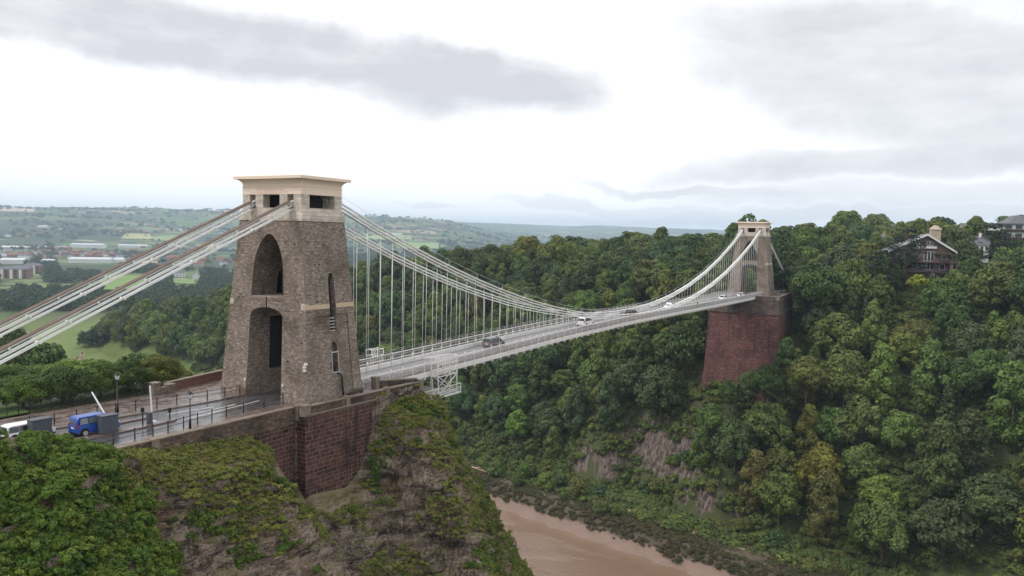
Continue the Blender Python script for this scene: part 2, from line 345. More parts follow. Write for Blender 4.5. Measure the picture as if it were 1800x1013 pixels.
    low = w.mix(w.step(r, 900., 1200.), w.mix(w.step(z, -58., -62.), floor, lowland), fld)
    rk = w.mix(w.step(w.noise(w.scalev(p, (.8, .8, .3)), 1., 7., .75), .38, .62), (.03, .022, .02), (.20, .155, .13))
    low = w.mix(w.m('MULTIPLY', w.step(nz, .66, .5), w.step(w.noise(p, .3, 4.), .25, .4)), low, rk)
    rough = w.mix(w.noise(p, .5, 5., .7), (.05, .04, .028), (.14, .11, .075))
    mud = w.mix(w.noise(p, .25, 5., .65), (.19, .125, .095), (.27, .185, .145))
    inr = w.step(r, 800., 600.)
    zz = w.m('ADD', z, w.m('MULTIPLY', w.noise(p, .2, 4.), 2.5))
    low = w.mix(w.m('MULTIPLY', w.m('MULTIPLY', inr, w.step(sp.outputs[1], 260., 170.)), w.step(zz, -65.2, -66.8)), low, rough)
    col = w.mix(w.m('MULTIPLY', inr, w.step(zz, -70.2, -71.4)), low, mud)
    finish(w, col, w.m('SUBTRACT', .9, w.m('MULTIPLY', inr, w.m('MULTIPLY', w.step(zz, -70.2, -71.4), .45))), w.noise(p, .6, 5., .7), .5, .3); M['terrain'] = m
    m, w = newmat('mown_grass'); p = opos(w); finish(w, w.mix(w.noise(p, 1.5, 4.), (.06, .11, .02), (.09, .15, .03)), .9, w.noise(p, 20., 2.), .03); M['lawn'] = m
mk_road()
# ------------------------------------------------------------------ the land
YS = [-600, -300, -100, -12, 43, 80, 150, 250, 350, 450, 550, 620, 700, 900, 1300, 2000]
XR = [95, 108, 125, 143.5, 154.5, 162.5, 177, 187, 200, 225, 262, 290, 305, 270, 120, -200]
def xr(y): return np.interp(y, YS, XR)
def H(x, y):
    x, y = np.broadcast_arrays(np.asarray(x, float), np.asarray(y, float))
    r = np.hypot(x, y); az = np.degrees(np.arctan2(y, x)); d = x-xr(y)
    # Clifton side: plateau, east cliff, south slope, north slope
    u = x-np.interp(y, [-400, 30, 70, 2000], [104, 104, float(xr(70))-48, -300]); u = np.where(y > 70, x-(xr(y)-48), u)
    u = u+np.where(y < -8, 1.45*(-8-y), 0)-np.where(y < -30, 1.45*(-30-y)*.9, 0)
    e = np.interp(u, [-400, -91, -89, -85.5, -82, -79, -74.4, -69.5, -63, -57, -30, -14, 0, 10, 30], [0, 0, -1.8, -4.4, -8.6, -13.4, -18.8, -24.8, -32, -38.4, -62, -70, -75, -77, -78])
    north = np.where(True, np.interp(y, [14, 26, 45, 60, 120, 300, 450], [-.1, -.6, -5, -8, -26, -62, -69]), 0)
    north2 = np.interp(y, [12.5, 15, 22, 50, 120, 300], [-.1, -4, -14, -38, -60, -70])
    k = sm(x, -2, 16); north = north*(1-k)+north2*k
    wb = np.interp(x, [-60, -27, -22, -16, -12, -9.8, -8, -6, 0, 2, 4.5, 6, 9, 16], [1.5, 1.0, -.5, -.8, -1.3, -2.6, -5.2, -8, -8.6, -7.4, -3.2, -1.1, -.8, -1.2])
    s0 = np.interp(x, [-7, -5, 3.2, 5.2, 16, 18], [-5.9, -7.2, -7.4, -8.95, -9.3, -9.3])
    t = np.clip(s0-y, 0, None)
    south = wb-np.interp(t, [0, 4, 12, 22, 50], [0, 2.6, 11.5, 22, 46])*np.interp(x, [-60, -28, -20, 20], [.75, .8, 1., 1.])
    south = np.where(y < s0, south, 50.)
    near = np.minimum(np.minimum(e, north), np.where(x < 25, south, south))
    near = np.minimum(near, -.15+np.where(y > s0, 0, 60))
    near = near+np.where(y < s0, np.interp(x, [-60, -37, -33, -30, -28, -26, -24], [4.4, 4.1, 3.1, 1.7, .5, -.5, -.3])*sm(-y, 6.2, 8.2), 0)
    dc = np.hypot(x-CAM[0], y-CAM[1]); near = np.where(y < -18, np.maximum(near, 17.2-.9*np.clip(dc-3, 0, None)), near)
    # Leigh Woods side
    gk = np.interp(y, [-60, -15, 60, 100, 200, 500], [1.4, 1.33, 1.33, 1.6, 1.7, 1.7])
    step_ = np.interp(y, [-22, -10, -2, 5, 12, 34, 40, 50, 60], [0, 3, 9, 8, 0, 0, 10, 9, 0])
    dd = np.clip(d-21-np.interp(y, [10, 30], [2, 9]), 0, None)
    far = np.interp(d, [0, 2.8, 6.5, 20], [-75.2, -73.4, -69.3, -67.6])+step_*sm(dd, 0, 2.2)
    far = far+np.clip(np.interp(dd/gk, [0, 2, 22, 30, 55, 75, 130, 400], [0, .5, 27, 40, 63, 70, 74, 80])-step_*sm(dd/gk, 20, 40), 0, None)
    far = far+np.interp(y, [-10, 3, 10, 30, 45], [0, 3, 9, 9, 0])*sm(dd, 6, 18)
    T = np.interp(y, [-500, -150, -60, -25, 0, 120, 200, 300, 400, 490, 540], [18, 14, 7, 1, -3, -5, -12, -36, -50, -66, -69])
    T = T+np.clip(x-345, 0, 90)*.19*sm(-y, -5, 25)+np.clip(x-245, 0, 70)*np.interp(y, [-150, -30, 0, 60, 100, 180], [.05, .1, .13, .07, .05, .02])+np.clip(x-315, 0, 200)*np.interp(y, [-150, -30, 0, 60], [.08, .08, .03, 0])
    far = np.minimum(far, T); far = far-(far+69)*sm(x, 620, 900)*(sm(y, -60, 60))
    land = np.where(d < -24, near, far); land = np.where((d > -50) & (d < 2), np.minimum(land, -75.3-2*sm(-np.abs(d+24), -24, -16)), land)
    # the vale and the hills that close it
    far_w = sm(az, 27, 38)
    hill = sm(r, 2900, 6600)*205*far_w+sm(r, 5200, 11500)*232*(1-far_w)+sm(r, 5000, 9000)*20*far_w
    n = fbm(x/1500., y/1500., 0, 3, 4)-.5; n2 = fbm(x/400., y/400., 0, 9, 3)-.5
    vale = -68+sm(r, 700, 2500)*(n2*12)+hill*(1+n*.38)+sm(r, 2500, 5000)*n2*22
    w = sm(r, 620, 900); w = np.where(y > 480, np.maximum(w, sm(y, 480, 600)*sm(x, 330, 420)), w)
    land = np.where(d > 0, land*(1-w)+vale*w, np.where(r > 1400, vale, land))
    return land
def Hs(x, y): return float(H(np.array([x]), np.array([y]))[0])
_HT = 60*1.004**np.arange(1400)
def hit(px, py, start=60., top=0.):                       # where a line of sight meets the land
    d = ray(px, py); t = _HT[(_HT >= start) & (_HT < 16000)]; P = np.array(CAM)+t[:, None]*d
    k = np.where(P[:, 2] < H(P[:, 0], P[:, 1])+top)[0]; return P[k[0] if len(k) else -1]
def axis(a, b, step, lo, hi, g):
    c = list(np.arange(a, b+.1, step)); s = step
    while c[-1] < hi: s *= g; c.append(c[-1]+s)
    s = step
    while c[0] > lo: s *= g; c.insert(0, c[0]-s)
    return np.array(c)
gx_, gy_ = axis(120, 440, 2.5, -3000, 13500, 1.036), axis(-130, 520, 3., -9000, 12500, 1.036)
X, Y = np.meshgrid(gx_, gy_, indexing='ij'); Z = H(X, Y)
Z = Z+np.where((X-xr(Y) > 8) & (np.hypot(X, Y) < 900), (fbm(X/9, Y/9, 0, 5, 3)-.5)*2.4+sm((X-xr(Y)), 19, 24)*sm(-(X-xr(Y)), -40, -33)*(fbm(X/2.4, Y/2.4, 0, 6, 3)-.5)*4.5, 0)
inn = sm(X, -74, -66)*sm(-X, -78, -66)*sm(Y, -66, -58)*sm(-Y, -13, -8)
Z = Z-inn*14
I = np.arange(X.size).reshape(X.shape)
F = np.stack([I[:-1, :-1], I[1:, :-1], I[1:, 1:], I[:-1, 1:]], -1).reshape(-1, 4)
tag(link('terrain', np_mesh('terrain', np.stack([X, Y, Z], -1).reshape(-1, 3), F, M['terrain'], smooth=True)), kind='structure')
# the limestone bluff under the near tower, at a finer grain
cx, cy = np.arange(-76, 80.1, .28), np.arange(-68, 13.2, .28)
X, Y = np.meshgrid(cx, cy, indexing='ij'); Z = H(X, Y)
gxx, gyy = np.gradient(Z, .28, .28); N = np.stack([-gxx, -gyy, np.ones_like(Z)], -1); N /= np.linalg.norm(N, axis=-1, keepdims=True)
rocky = sm(1-N[..., 2], .05, .3)*sm(-Y, 6.2, 9.8)+sm(1-N[..., 2], .05, .3)*sm(X, 15, 18)
rocky = rocky*(1-sm(X, -9, -6)*sm(-X, -7.5, -5)*sm(Y, -12.5, -9.5))
rocky = np.clip(rocky, 0, 1)*sm(X, -76, -70)*sm(-X, -80, -74)*sm(-Y, -13, -11)*sm(Y, -68, -64)
st = fbm((X*.8+Z*.7)/5., (Y*.9-Z*.3)/5., (Z*.9-X*.45)/1.5, 21, 5); rg = 1-np.abs(2*fbm(X/3.4, Y/3.4, Z/2.2, 31, 4)-1)
big = fbm(X/11, Y/11, Z/9, 41, 3)-.5
wq = (fbm(X/4, Y/4, Z/4, 43, 3)-.5)*3.
q1 = (Z*.85+X*.42+Y*.18)/1.5+wq; led = q1-np.floor(q1)                      # dipping beds that break off in ledges
q2 = (X*.9-Z*.35)/2.1+wq*.8; q3 = (Y*.95+X*.3)/1.7-wq*.6
blk = _hash(np.floor(q1), np.floor(q2+_hash(np.floor(q1), np.floor(q1)*0, np.floor(q1)*0, 3)), np.floor(q3), 77)
disp = rocky*((st-.5)*2.4+(rg-.75)*1.5+big*3.2+(led**2)*.9-.4+(blk-.5)*1.3*sm(fbm(X/8, Y/8, Z/8, 45, 2), .35, .55))
P3 = np.stack([X, Y, Z], -1)+N*disp[..., None]*np.array([.8, .8, 1.])
P3[..., 2] -= sm(-X, 66, 74)*.3+sm(X, 72, 78)*3.+sm(-Y, 60, 66)*.3
def bluff_z(x, y):
    i = int(np.clip((x+76)/.36, 0, len(cx)-1)); j = int(np.clip((y+68)/.36, 0, len(cy)-1)); return P3[i, j]
I = np.arange(X.size).reshape(X.shape)
F = np.stack([I[:-1, :-1], I[1:, :-1], I[1:, 1:], I[:-1, 1:]], -1).reshape(-1, 4)
tag(link('cliff', np_mesh('cliff', P3.reshape(-1, 3), F, M['cliff'])), kind='structure')
wr = MB(); wr.add([(-500, -1200, -75.), (600, -1200, -75.), (600, 2500, -75.), (-500, 2500, -75.)], [(0, 1, 2, 3)])
tag(wr.build('river', M['water']), kind='structure')

# ------------------------------------------------------------------ foliage
def leaf_cards(C, Nn, size, rng, stretch=.75):
    n = len(C); a = rng.normal(size=(n, 3)); t1 = np.cross(Nn, a); t1 /= np.linalg.norm(t1, axis=1, keepdims=True)+1e-9; t2 = np.cross(Nn, t1)
    s = size*(.6+.8*rng.random((n, 1)))
    V = np.stack([C-t1*s, C-t2*s*stretch+Nn*s*.15, C+t1*s, C+t2*s*stretch+Nn*s*.15], 1).reshape(-1, 3)
    return V, np.arange(n*4).reshape(-1, 4)
def crown_mesh(name, R, h, base, nc, nl, ls, seed, mat, style='round', cr=(.26, .42)):
    rng = np.random.default_rng(seed); Cs, Ns, L = [], [], []
    for k in range(nc):
        if style == 'round':
            th = k*2.399+rng.random()*.8; zz = 1-1.75*((k+.5)/nc); q = math.sqrt(max(0, 1-zz*zz))*(1-.42*max(0, zz)); f = .62+.3*rng.random() if k % 4 else .25+.25*rng.random()
            c = np.array([math.cos(th)*q*R*f, math.sin(th)*q*R*f, base+h*.5+zz*h*.5*f*1.05]); rad = R*(cr[0]+(cr[1]-cr[0])*rng.random())*(1 if zz > -.3 else .8); fl = .8
        elif style == 'tall':
            zz = (k+.5)/nc; th = rng.random()*2*math.pi; w = R*(math.sin(math.pi*min(1, .12+zz*.9))**.7)*.75
            c = np.array([math.cos(th)*w*rng.random()**.5, math.sin(th)*w*rng.random()**.5, base+h*zz]); rad = R*(.26+.16*rng.random()); fl = .9
        elif style == 'cedar':
            lev = k % 7; zz = lev/7; th = rng.random()*2*math.pi; w = R*(1-zz*.85)*(.25+.75*rng.random()**.6)
            c = np.array([math.cos(th)*w, math.sin(th)*w, base+h*(zz+.05)-w*.05]); c[2] += rng.uniform(-.05, .05)*h; rad = R*(.28-.1*zz)*rng.uniform(.6, 1.1); fl = .42
        elif style == 'cone':
            zz = (k+.5)/nc; th = k*2.4; w = R*(1-zz)*.7
            c = np.array([math.cos(th)*w, math.sin(th)*w, base+h*zz*.95]); rad = R*(.42-.28*zz); fl = .7
        m = int(nl*(rad/(R*.34))**1.3); d = rng.normal(size=(m, 3)); d[:, 2] += .35; d /= np.linalg.norm(d, axis=1, keepdims=True)
        cen = np.array([0, 0, base+h*.35]); o = c-cen; o /= np.linalg.norm(o)+1e-9
        d = d+o*.55; d /= np.linalg.norm(d, axis=1, keepdims=True)
        rr = rad*(.78+.3*rng.random((m, 1))); lump = .85+.3*vn3(d[:, 0]*2.5+k*7, d[:, 1]*2.5, d[:, 2]*2.5, seed)[:, None]
        Cs.append(c+d*rr*lump*np.array([1, 1, fl])); nn = d*np.array([1, 1, 1/max(fl, .35)])+rng.normal(size=(m, 3))*.42; Ns.append(nn/np.linalg.norm(nn, axis=1, keepdims=True))
        L.append(np.clip(.5+(rng.random()-.5)*.5+(rng.random(m)-.5)*.7, 0, 1))
    C, Nn, L = np.concatenate(Cs), np.concatenate(Ns), np.concatenate(L)
    V, F = leaf_cards(C, Nn, ls, rng); return np_mesh(name, V, F, mat, {'lv': L})
def trunk_mesh(name, R, h, base, seed, rad=.28):
    rng = random.Random(seed); b = MB(); top = base+h*.55
    b.tube([(0, 0, -1.5), (rng.uniform(-.15, .15), rng.uniform(-.15, .15), base*.6), (rng.uniform(-.4, .4), rng.uniform(-.4, .4), top)], [rad*1.35, rad, rad*.35], 7)
    for k in range(7):
        a = k*.9+rng.random(); z0 = base*.7+rng.random()*h*.25; w = R*(.5+.25*rng.random())
        b.tube([(0, 0, z0), (math.cos(a)*w*.5, math.sin(a)*w*.5, z0+h*.15), (math.cos(a)*w, math.sin(a)*w, z0+h*.3)], [rad*.45, rad*.3, rad*.1], 5)
    me_o = b.build(name, M['bark']); me = me_o.data; bpy.data.objects.remove(me_o); return me
# kinds of tree: (crown mesh, trunk mesh, crown radius, total height)
KIND = {}
def kind(key, R, h, base, nc, nl, ls, seed, style='round', rad=.28):
    KIND[key] = (crown_mesh('crown', R, h, base, nc, nl, ls, seed, M['leaf'], style), trunk_mesh('trunk', R, h, base, seed, rad), R, base+h)
kind('round1', 5.6, 12., 2.6, 50, 150, .34, 1); kind('round2', 6.3, 13., 2.4, 58, 160, .35, 2); kind('round3', 4.8, 10., 2.2, 42, 140, .32, 3)
kind('tall1', 4.4, 14., 2.0, 50, 130, .33, 4, 'tall'); kind('tall2', 3.6, 11., 2.0, 36, 110, .27, 5, 'tall')
kind('spread', 7.8, 12., 3.0, 70, 170, .36, 6); kind('cedar', 8.5, 13., 3., 90, 110, .26, 7, 'cedar', .45); kind('cone', 3.4, 13., 1., 42, 90, .26, 8, 'cone')
kind('near1', 4.6, 6.6, 1.6, 60, 330, .155, 11); kind('near2', 3.9, 6.2, 1.4, 50, 330, .15, 12); kind('near3', 5.4, 6.4, 1.6, 76, 330, .16, 13)
kind('shrub1', 1.5, 1.9, .1, 26, 170, .085, 14, rad=.05); kind('shrub2', 2.3, 2.3, .1, 40, 210, .10, 15, rad=.07); kind('bush', 2.4, 2.8, .3, 26, 90, .2, 16, rad=.1)
def tree(key, loc, rz, sc, color, name, label, cat='tree', group=None):
    c, t, R, h = KIND[key]; o = thing(name, label, cat, loc, rz, group); o.scale = (sc, sc, sc) if not hasattr(sc, '__len__') else sc
    a = link('crown', c, o); a.color = tuple(color)+(1,); link('trunk', t, o); return o

def lowtree(name, R, h, base, seed, nf=260, ls=.8):
    o = link(name, crown_mesh(name, R, h, base, 12, nf//12, ls, seed, M['leaf_far'])); return o
def cloud_of(name, label, cat, protos, mat, pts, scl, rot, vi):
    pc = bpy.data.collections.new(name+'_kinds')           # never linked: only a source for the scatter
    for p in protos:
        for c in list(p.users_collection): c.objects.unlink(p)
        pc.objects.link(p)
    me = bpy.data.meshes.new(name); me.vertices.add(len(pts)); me.vertices.foreach_set('co', np.asarray(pts, np.float32).ravel())
    for n, v, t in (('sc', scl, 'FLOAT'), ('rz', rot, 'FLOAT'), ('vi', vi, 'INT')):
        a = me.attributes.new(n, t, 'POINT'); a.data.foreach_set('value', np.asarray(v, np.int32 if t == 'INT' else np.float32))
    o = link(name, me); tag(o, label, cat, kind='stuff')
    ng = bpy.data.node_groups.new(name+'_scatter', 'GeometryNodeTree'); ng.interface.new_socket('Geometry', in_out='INPUT', socket_type='NodeSocketGeometry'); ng.interface.new_socket('Geometry', in_out='OUTPUT', socket_type='NodeSocketGeometry')
    N_ = ng.nodes; Lk = ng.links; gi = N_.new('NodeGroupInput'); go = N_.new('NodeGroupOutput'); ip = N_.new('GeometryNodeInstanceOnPoints'); ci = N_.new('GeometryNodeCollectionInfo')
    ci.inputs[0].default_value = pc; ci.inputs['Separate Children'].default_value = True; ci.inputs['Reset Children'].default_value = True
    def attr(n, t):
        q = N_.new('GeometryNodeInputNamedAttribute'); q.data_type = t; q.inputs[0].default_value = n; return [s for s in q.outputs if s.enabled][0]
    cx_ = N_.new('ShaderNodeCombineXYZ'); Lk.new(attr('rz', 'FLOAT'), cx_.inputs[2])
    Lk.new(gi.outputs[0], ip.inputs['Points']); Lk.new(ci.outputs[0], ip.inputs['Instance']); ip.inputs['Pick Instance'].default_value = True
    Lk.new(attr('vi', 'INT'), ip.inputs['Instance Index']); Lk.new(cx_.outputs[0], ip.inputs['Rotation']); Lk.new(attr('sc', 'FLOAT'), ip.inputs['Scale'])
    Lk.new(ip.outputs[0], go.inputs[0]); md = o.modifiers.new('scatter', 'NODES'); md.node_group = ng
    return o

# ---- where the trees of the gorge stand
PAL = {'dark green': (.060, .090, .028), 'blue-green': (.068, .104, .044), 'mid-green': (.100, .146, .036), 'fresh green': (.122, .178, .038), 'olive green': (.125, .140, .036), 'golden-topped': (.175, .165, .036)}
rng = np.random.default_rng(11)
CLEAR = [(1236, 1290, 520, 655, 262), (1290, 1345, 520, 628, 262), (1345, 1394, 515, 598, 262), (1352, 1402, 420, 512, 300), (1596, 1682, 405, 474, 298), (1772, 1800, 388, 428, 330), (1708, 1736, 416, 440, 300), (1508, 1562, 401, 417, 400),
         (1345, 1402, 462, 512, 290), (1015, 1172, 782, 842, 300), (1118, 1300, 868, 912, 300), (1352, 1362, 395, 420, 300), (1228, 1262, 428, 446, 330)]
cand = []
ca = np.stack([rng.uniform(160, 640, 42000), rng.uniform(-200, 560, 42000)], 1)
cd_ = ca[:, 0]-xr(ca[:, 1]); ch = H(ca[:, 0], ca[:, 1])
rel = np.stack([ca[:, 0], ca[:, 1], ch+6], 1)-np.array(CAM); dz_ = rel@AF; cpx = 900+FPX*(rel@AR)/dz_; cpy = 506.5-FPX*(rel@AU)/dz_
ok = (cd_ > np.where(ca[:, 1] < -8, 12, 27)) | ((cd_ > 9) & (cd_ < 27) & (ca[:, 1] > -8) & (ca[:, 1] < 140) & (rng.random(len(ca)) < .35))
ok = ok & (cpx > -90) & (cpx < 1900) & (cpy < 1120) & ((ch > -64.5) | ((ca[:, 1] < 140) & (cd_ > 9)) | ((ca[:, 1] < -8) & (cd_ > 15)))
ok &= ~((ca[:, 0] > 186) & (ca[:, 0] < 232) & (abs(ca[:, 1]) < 17)) & ~((ca[:, 0] > 212) & (ca[:, 0] < 330) & (abs(ca[:, 1]) < 6))
order = np.where(ok)[0]; used = {}; TREES = []
for i in order:
    x, y, z = ca[i, 0], ca[i, 1], ch[i]; dep = dz_[i]
    ds = cd_[i]; sc = rng.uniform(.85, 1.5)*(1.0 if dep < 420 else 1.1)*(1.15 if x > 370 and y < 5 else 1.); kk = rng.random()
    right = y < -12
    if ds < 27 and y > -8: key, sc = (('bush', rng.uniform(.6, 1.5)) if kk < .8 else ('round3', rng.uniform(.5, .8)))
    elif (ds < 36 and y > 8 and kk < .7) or (ds < 24 and kk < .3): key, sc = ('bush', rng.uniform(.8, 1.5))
    elif kk < .3: key = 'round1'
    elif kk < .5: key = 'round2'
    elif kk < .64: key = 'round3'
    elif kk < .78: key = 'tall1' 
    elif kk < .87: key = 'tall2'
    elif kk < .97 or z < -40: key = 'spread'
    else: key = 'cone'
    if key == 'spread': sc *= .85
    if z > -12 and key in ('tall1', 'tall2', 'cone') and kk < .93: key = 'round2'; sc *= .95
    R = KIND[key][2]*sc; g = (int(x//12), int(y//12)); near = False
    for a in (-1, 0, 1):
        for b_ in (-1, 0, 1):
            for q in used.get((g[0]+a, g[1]+b_), ()):
                if (q[0]-x)**2+(q[1]-y)**2 < (.66*(q[2]+R))**2: near = True
    if near: continue
    hit_ = False; cz = z+KIND[key][3]*sc*.55; cpx_, cpy_, cdp = project((x, y, cz)); rp = R*FPX/cdp; hp = KIND[key][3]*sc*.5*FPX/cdp
    for (a0, a1, b0, b1, dd_) in CLEAR:
        if cdp < dd_ and cpx_+rp*.8 > a0 and cpx_-rp*.8 < a1 and cpy_-hp*.95 < b1 and cpy_+hp > b0: hit_ = True
    if hit_: continue
    used.setdefault(g, []).append((x, y, R)); TREES.append([x, y, z, key, sc, cpx_, cpy_, cdp, rp, hp])
# which of them the photograph shows: discs drawn near to far on a small buffer
def seen(trees):
    buf = np.zeros((256, 451), bool); out = []
    pol = [(638, 700), (0, 0)]
    for k in sorted(range(len(trees)), key=lambda k: trees[k][7]):
        _, _, _, _, _, px, py, dp, rp, hp = trees[k]
        x0, x1 = max(0, int((px-rp)/4)), min(451, int((px+rp)/4)+1); y0, y1 = max(0, int((py-hp)/4)), min(256, int((py+hp)/4)+1)
        n = 0
        if x1 > x0 and y1 > y0:
            yy, xx = np.mgrid[y0:y1, x0:x1]; m = ((xx*4-px)/max(rp, 2))**2+((yy*4-py)/max(hp, 2))**2 < 1
            n = int((m & ~buf[y0:y1, x0:x1]).sum()); buf[y0:y1, x0:x1] |= m
        out.append((n, k))
    return out
hidden = lambda t: (395 < t[5] < 640 and t[6] > 310) or (t[5] < 950 and t[6] > 690+max(0, t[5]-760)*1.75) or t[6] > 1040 or t[5] < -20 or t[5] > 1820
vis = seen(TREES); vis.sort(key=lambda q: (-(q[0] if not hidden(TREES[q[1]]) else -1)))
single = [k for n, k in vis[:262] if n > 3]; rest = [k for n, k in vis if k not in set(single)]
def region(t):
    px, py, dep, y = t[5], t[6], t[7], t[1]
    if px < 410: return 'left of the near tower beside the meadow'
    if px < 800: return 'behind the rods beside the near tower'
    if px < 1240:
        if py > 790: return 'by the river path under the bridge'
        return 'in the wood behind the mid bridge' if py < 580 else 'on the gorge side below the bridge deck'
    if px < 1420: return 'beside the far tower' if py < 520 else 'below the far red abutment'
    if py < 480: return 'on the right skyline above the gorge'
    if py < 720: return 'high on the wooded right bank'
    return 'low on the wooded right bank'
SHAPE = {'round1': 'round-crowned', 'round2': 'broad round', 'round3': 'small round', 'tall1': 'tall', 'tall2': 'slender', 'spread': 'wide spreading', 'cone': 'pointed conifer', 'bush': 'low bushy', 'cedar': 'flat-layered cedar'}
def ordinal(n): return str(n)+('th' if 10 < n % 100 < 14 else {1: 'st', 2: 'nd', 3: 'rd'}.get(n % 10, 'th'))
grp = {}
for k in sorted(single, key=lambda k: TREES[k][5]):
    t = TREES[k]; px, py = t[5], t[6]; q = rng.random()
    if px > 1240 and py > 640: names = [('dark green', .36), ('mid-green', .22), ('olive green', .2), ('golden-topped', .1), ('fresh green', .12)]
    elif px < 410: names = [('mid-green', .4), ('blue-green', .3), ('fresh green', .2), ('dark green', .1)]
    elif py < 480: names = [('dark green', .35), ('blue-green', .35), ('mid-green', .2), ('olive green', .1)]
    else: names = [('dark green', .28), ('blue-green', .2), ('mid-green', .3), ('olive green', .12), ('fresh green', .1)]
    c = 0
    for nm, w_ in names:
        c += w_
        if q < c: break
    colr = tuple(v*rng.uniform(.88, 1.12) for v in PAL[nm]); reg = region(t); kw = (nm, SHAPE[t[3]], reg); grp[kw] = grp.get(kw, 0)+1
    cat = 'bush' if t[3] == 'bush' else 'tree'; noun = {'bush': 'bush', 'cone': ''}.get(t[3], 'tree'); shp = 'low' if t[3] == 'bush' else SHAPE[t[3]]
    o = tree(t[3], (t[0], t[1], t[2]-.5), rng.uniform(0, 6.28), (t[4], t[4], t[4]*rng.uniform(.9, 1.15)), colr, 'gorge_bush' if t[3] == 'bush' else 'woodland_tree', '', cat, 'trees and bushes of the gorge woods')
    t.append((o, kw, nm, shp, noun, reg))
TOT = dict(grp); cnt = {}
for k in sorted(single, key=lambda k: TREES[k][5]):
    o, kw, nm, shp, noun, reg = TREES[k][-1]; cnt[kw] = cnt.get(kw, 0)+1
    pre = '' if TOT[kw] == 1 else ordinal(cnt[kw])+' from left, '
    o['label'] = f"{pre}{nm} {shp} {noun} {reg}".replace('  ', ' ')
protos = []
for nm_, key in enumerate(('round1', 'round2', 'tall1', 'spread', 'round3')):
    me = KIND[key][0].copy(); me.materials.clear(); me.materials.append(M['leaf_wood']); protos.append(bpy.data.objects.new('wood_kind_%d' % nm_, me)); COL.objects.link(protos[-1])
pk = {'round1': 0, 'round2': 1, 'tall1': 2, 'tall2': 2, 'spread': 3, 'round3': 4, 'cone': 2, 'bush': 4}
R_ = [TREES[k] for k in rest if TREES[k][6]-TREES[k][9] < 1040]
cloud_of('woodland', 'dense mass of further trees filling the gorge woods between the nearer crowns', 'woodland', protos, M['leaf_wood'], [(t[0], t[1], t[2]-.5) for t in R_],
         [t[4]*(.4 if t[3] == 'bush' else 1) for t in R_], [float(rng.uniform(0, 6.28)) for t in R_], [pk[t[3]] for t in R_])
# undergrowth on the far slope and along the river path
def patch_kinds(pref, mat, n, R, nl, ls, seeds, flat=.6):
    out = []
    for s_ in seeds:
        me = crown_mesh(pref, R, R*flat, 0., n, nl, ls, s_, mat); o = bpy.data.objects.new(pref+'_kind', me); COL.objects.link(o); out.append(o)
    return out
N_ = 34000; a = np.stack([rng.uniform(150, 330, N_), rng.uniform(-110, 330, N_)], 1); d = a[:, 0]-xr(a[:, 1]); hz = H(a[:, 0], a[:, 1])
gx1 = H(a[:, 0]+1, a[:, 1])-hz
m = (d > 13) & (d < 140) & (gx1 < 1.9) & ~((a[:, 0] > 199) & (a[:, 0] < 232) & (abs(a[:, 1]) < 12)); a, hz = a[m], hz[m]
cloud_of('undergrowth', 'low dark green undergrowth covering the far gorge slope and river path', 'undergrowth', patch_kinds('undergrowth', M['leaf_wood'], 10, 1.3, 60, .16, (71, 72)), M['leaf_wood'], np.column_stack([a, hz]), .5+1.7*rng.random(len(a))**2, rng.uniform(0, 6.28, len(a)), rng.integers(0, 2, len(a)))
N_ = 9500; a = np.stack([rng.uniform(2, 20, N_), rng.uniform(-110, 260, N_)], 1); a[:, 0] += xr(a[:, 1]); d = a[:, 0]-xr(a[:, 1]); hz = H(a[:, 0], a[:, 1])
m = (d > 2.2+2.5*fbm(a[:, 1]/6, 0, 0, 3, 2)) & (d < 20); a, hz = a[m], hz[m]
cloud_of('bank_scrub', 'brown and grey-green tangled scrub along the top of the mud bank', 'scrub', patch_kinds('bank_scrub', M['scrub'], 8, .9, 50, .11, (73, 74)), M['scrub'], np.column_stack([a, hz]), rng.uniform(.5, 1.2, len(a)), rng.uniform(0, 6.28, len(a)), rng.integers(0, 2, len(a)))
# distant trees of the vale and hills
N_ = 90000; th = np.radians(rng.uniform(-6, 68, N_)); rr = 480*np.exp(rng.random(N_)*math.log(7600/480)); a = np.stack([rr*np.cos(th)-65, rr*np.sin(th)-68], 1)
mask = fbm(a[:, 0]/260, a[:, 1]/260, 0, 51, 3)+(rr > 2300)*.0; hedge = np.abs(fbm(a[:, 0]/150, a[:, 1]/150, 0, 52, 2)-.5) < .012
inr = (a[:, 1] > 450) | (rr > 800)
m = inr & ((mask > .53) | hedge) & (np.hypot(a[:, 0]-xr(a[:, 1])+24, 0) > 45); a, rr, th = a[m], rr[m], th[m]
FIELDS_VIEW = [(175, 262, 482, 505), (300, 355, 478, 498), (300, 330, 595, 640), (620, 660, 468, 478), (700, 770, 424, 436), (110, 270, 425, 440), (0, 75, 470, 492), (100, 215, 448, 466), (0, 45, 452, 470)]
hz = H(a[:, 0], a[:, 1]); rel = np.column_stack([a, hz])-np.array(CAM); dz2 = rel@AF; qx = 900+FPX*(rel@AR)/dz2; qy = 506.5-FPX*(rel@AU)/dz2
k2 = np.ones(len(a), bool)
for (a0, a1, b0, b1) in FIELDS_VIEW: k2 &= ~((qx > a0) & (qx < a1) & (qy > b0) & (qy < b1+(16 if b0 > 440 else 5)))
k2 &= (qx > -40) & (qx < 1840); a, rr, hz = a[k2], rr[k2], hz[k2]
sel = rng.permutation(len(a))[:15000]; a, rr, hz = a[sel], rr[sel], hz[sel]
protos = [lowtree('far_kind', 6, 8.5, 1.5, 81), lowtree('far_kind', 5, 9.5, 1.5, 82), lowtree('far_kind', 7.5, 8, 1.2, 83)]
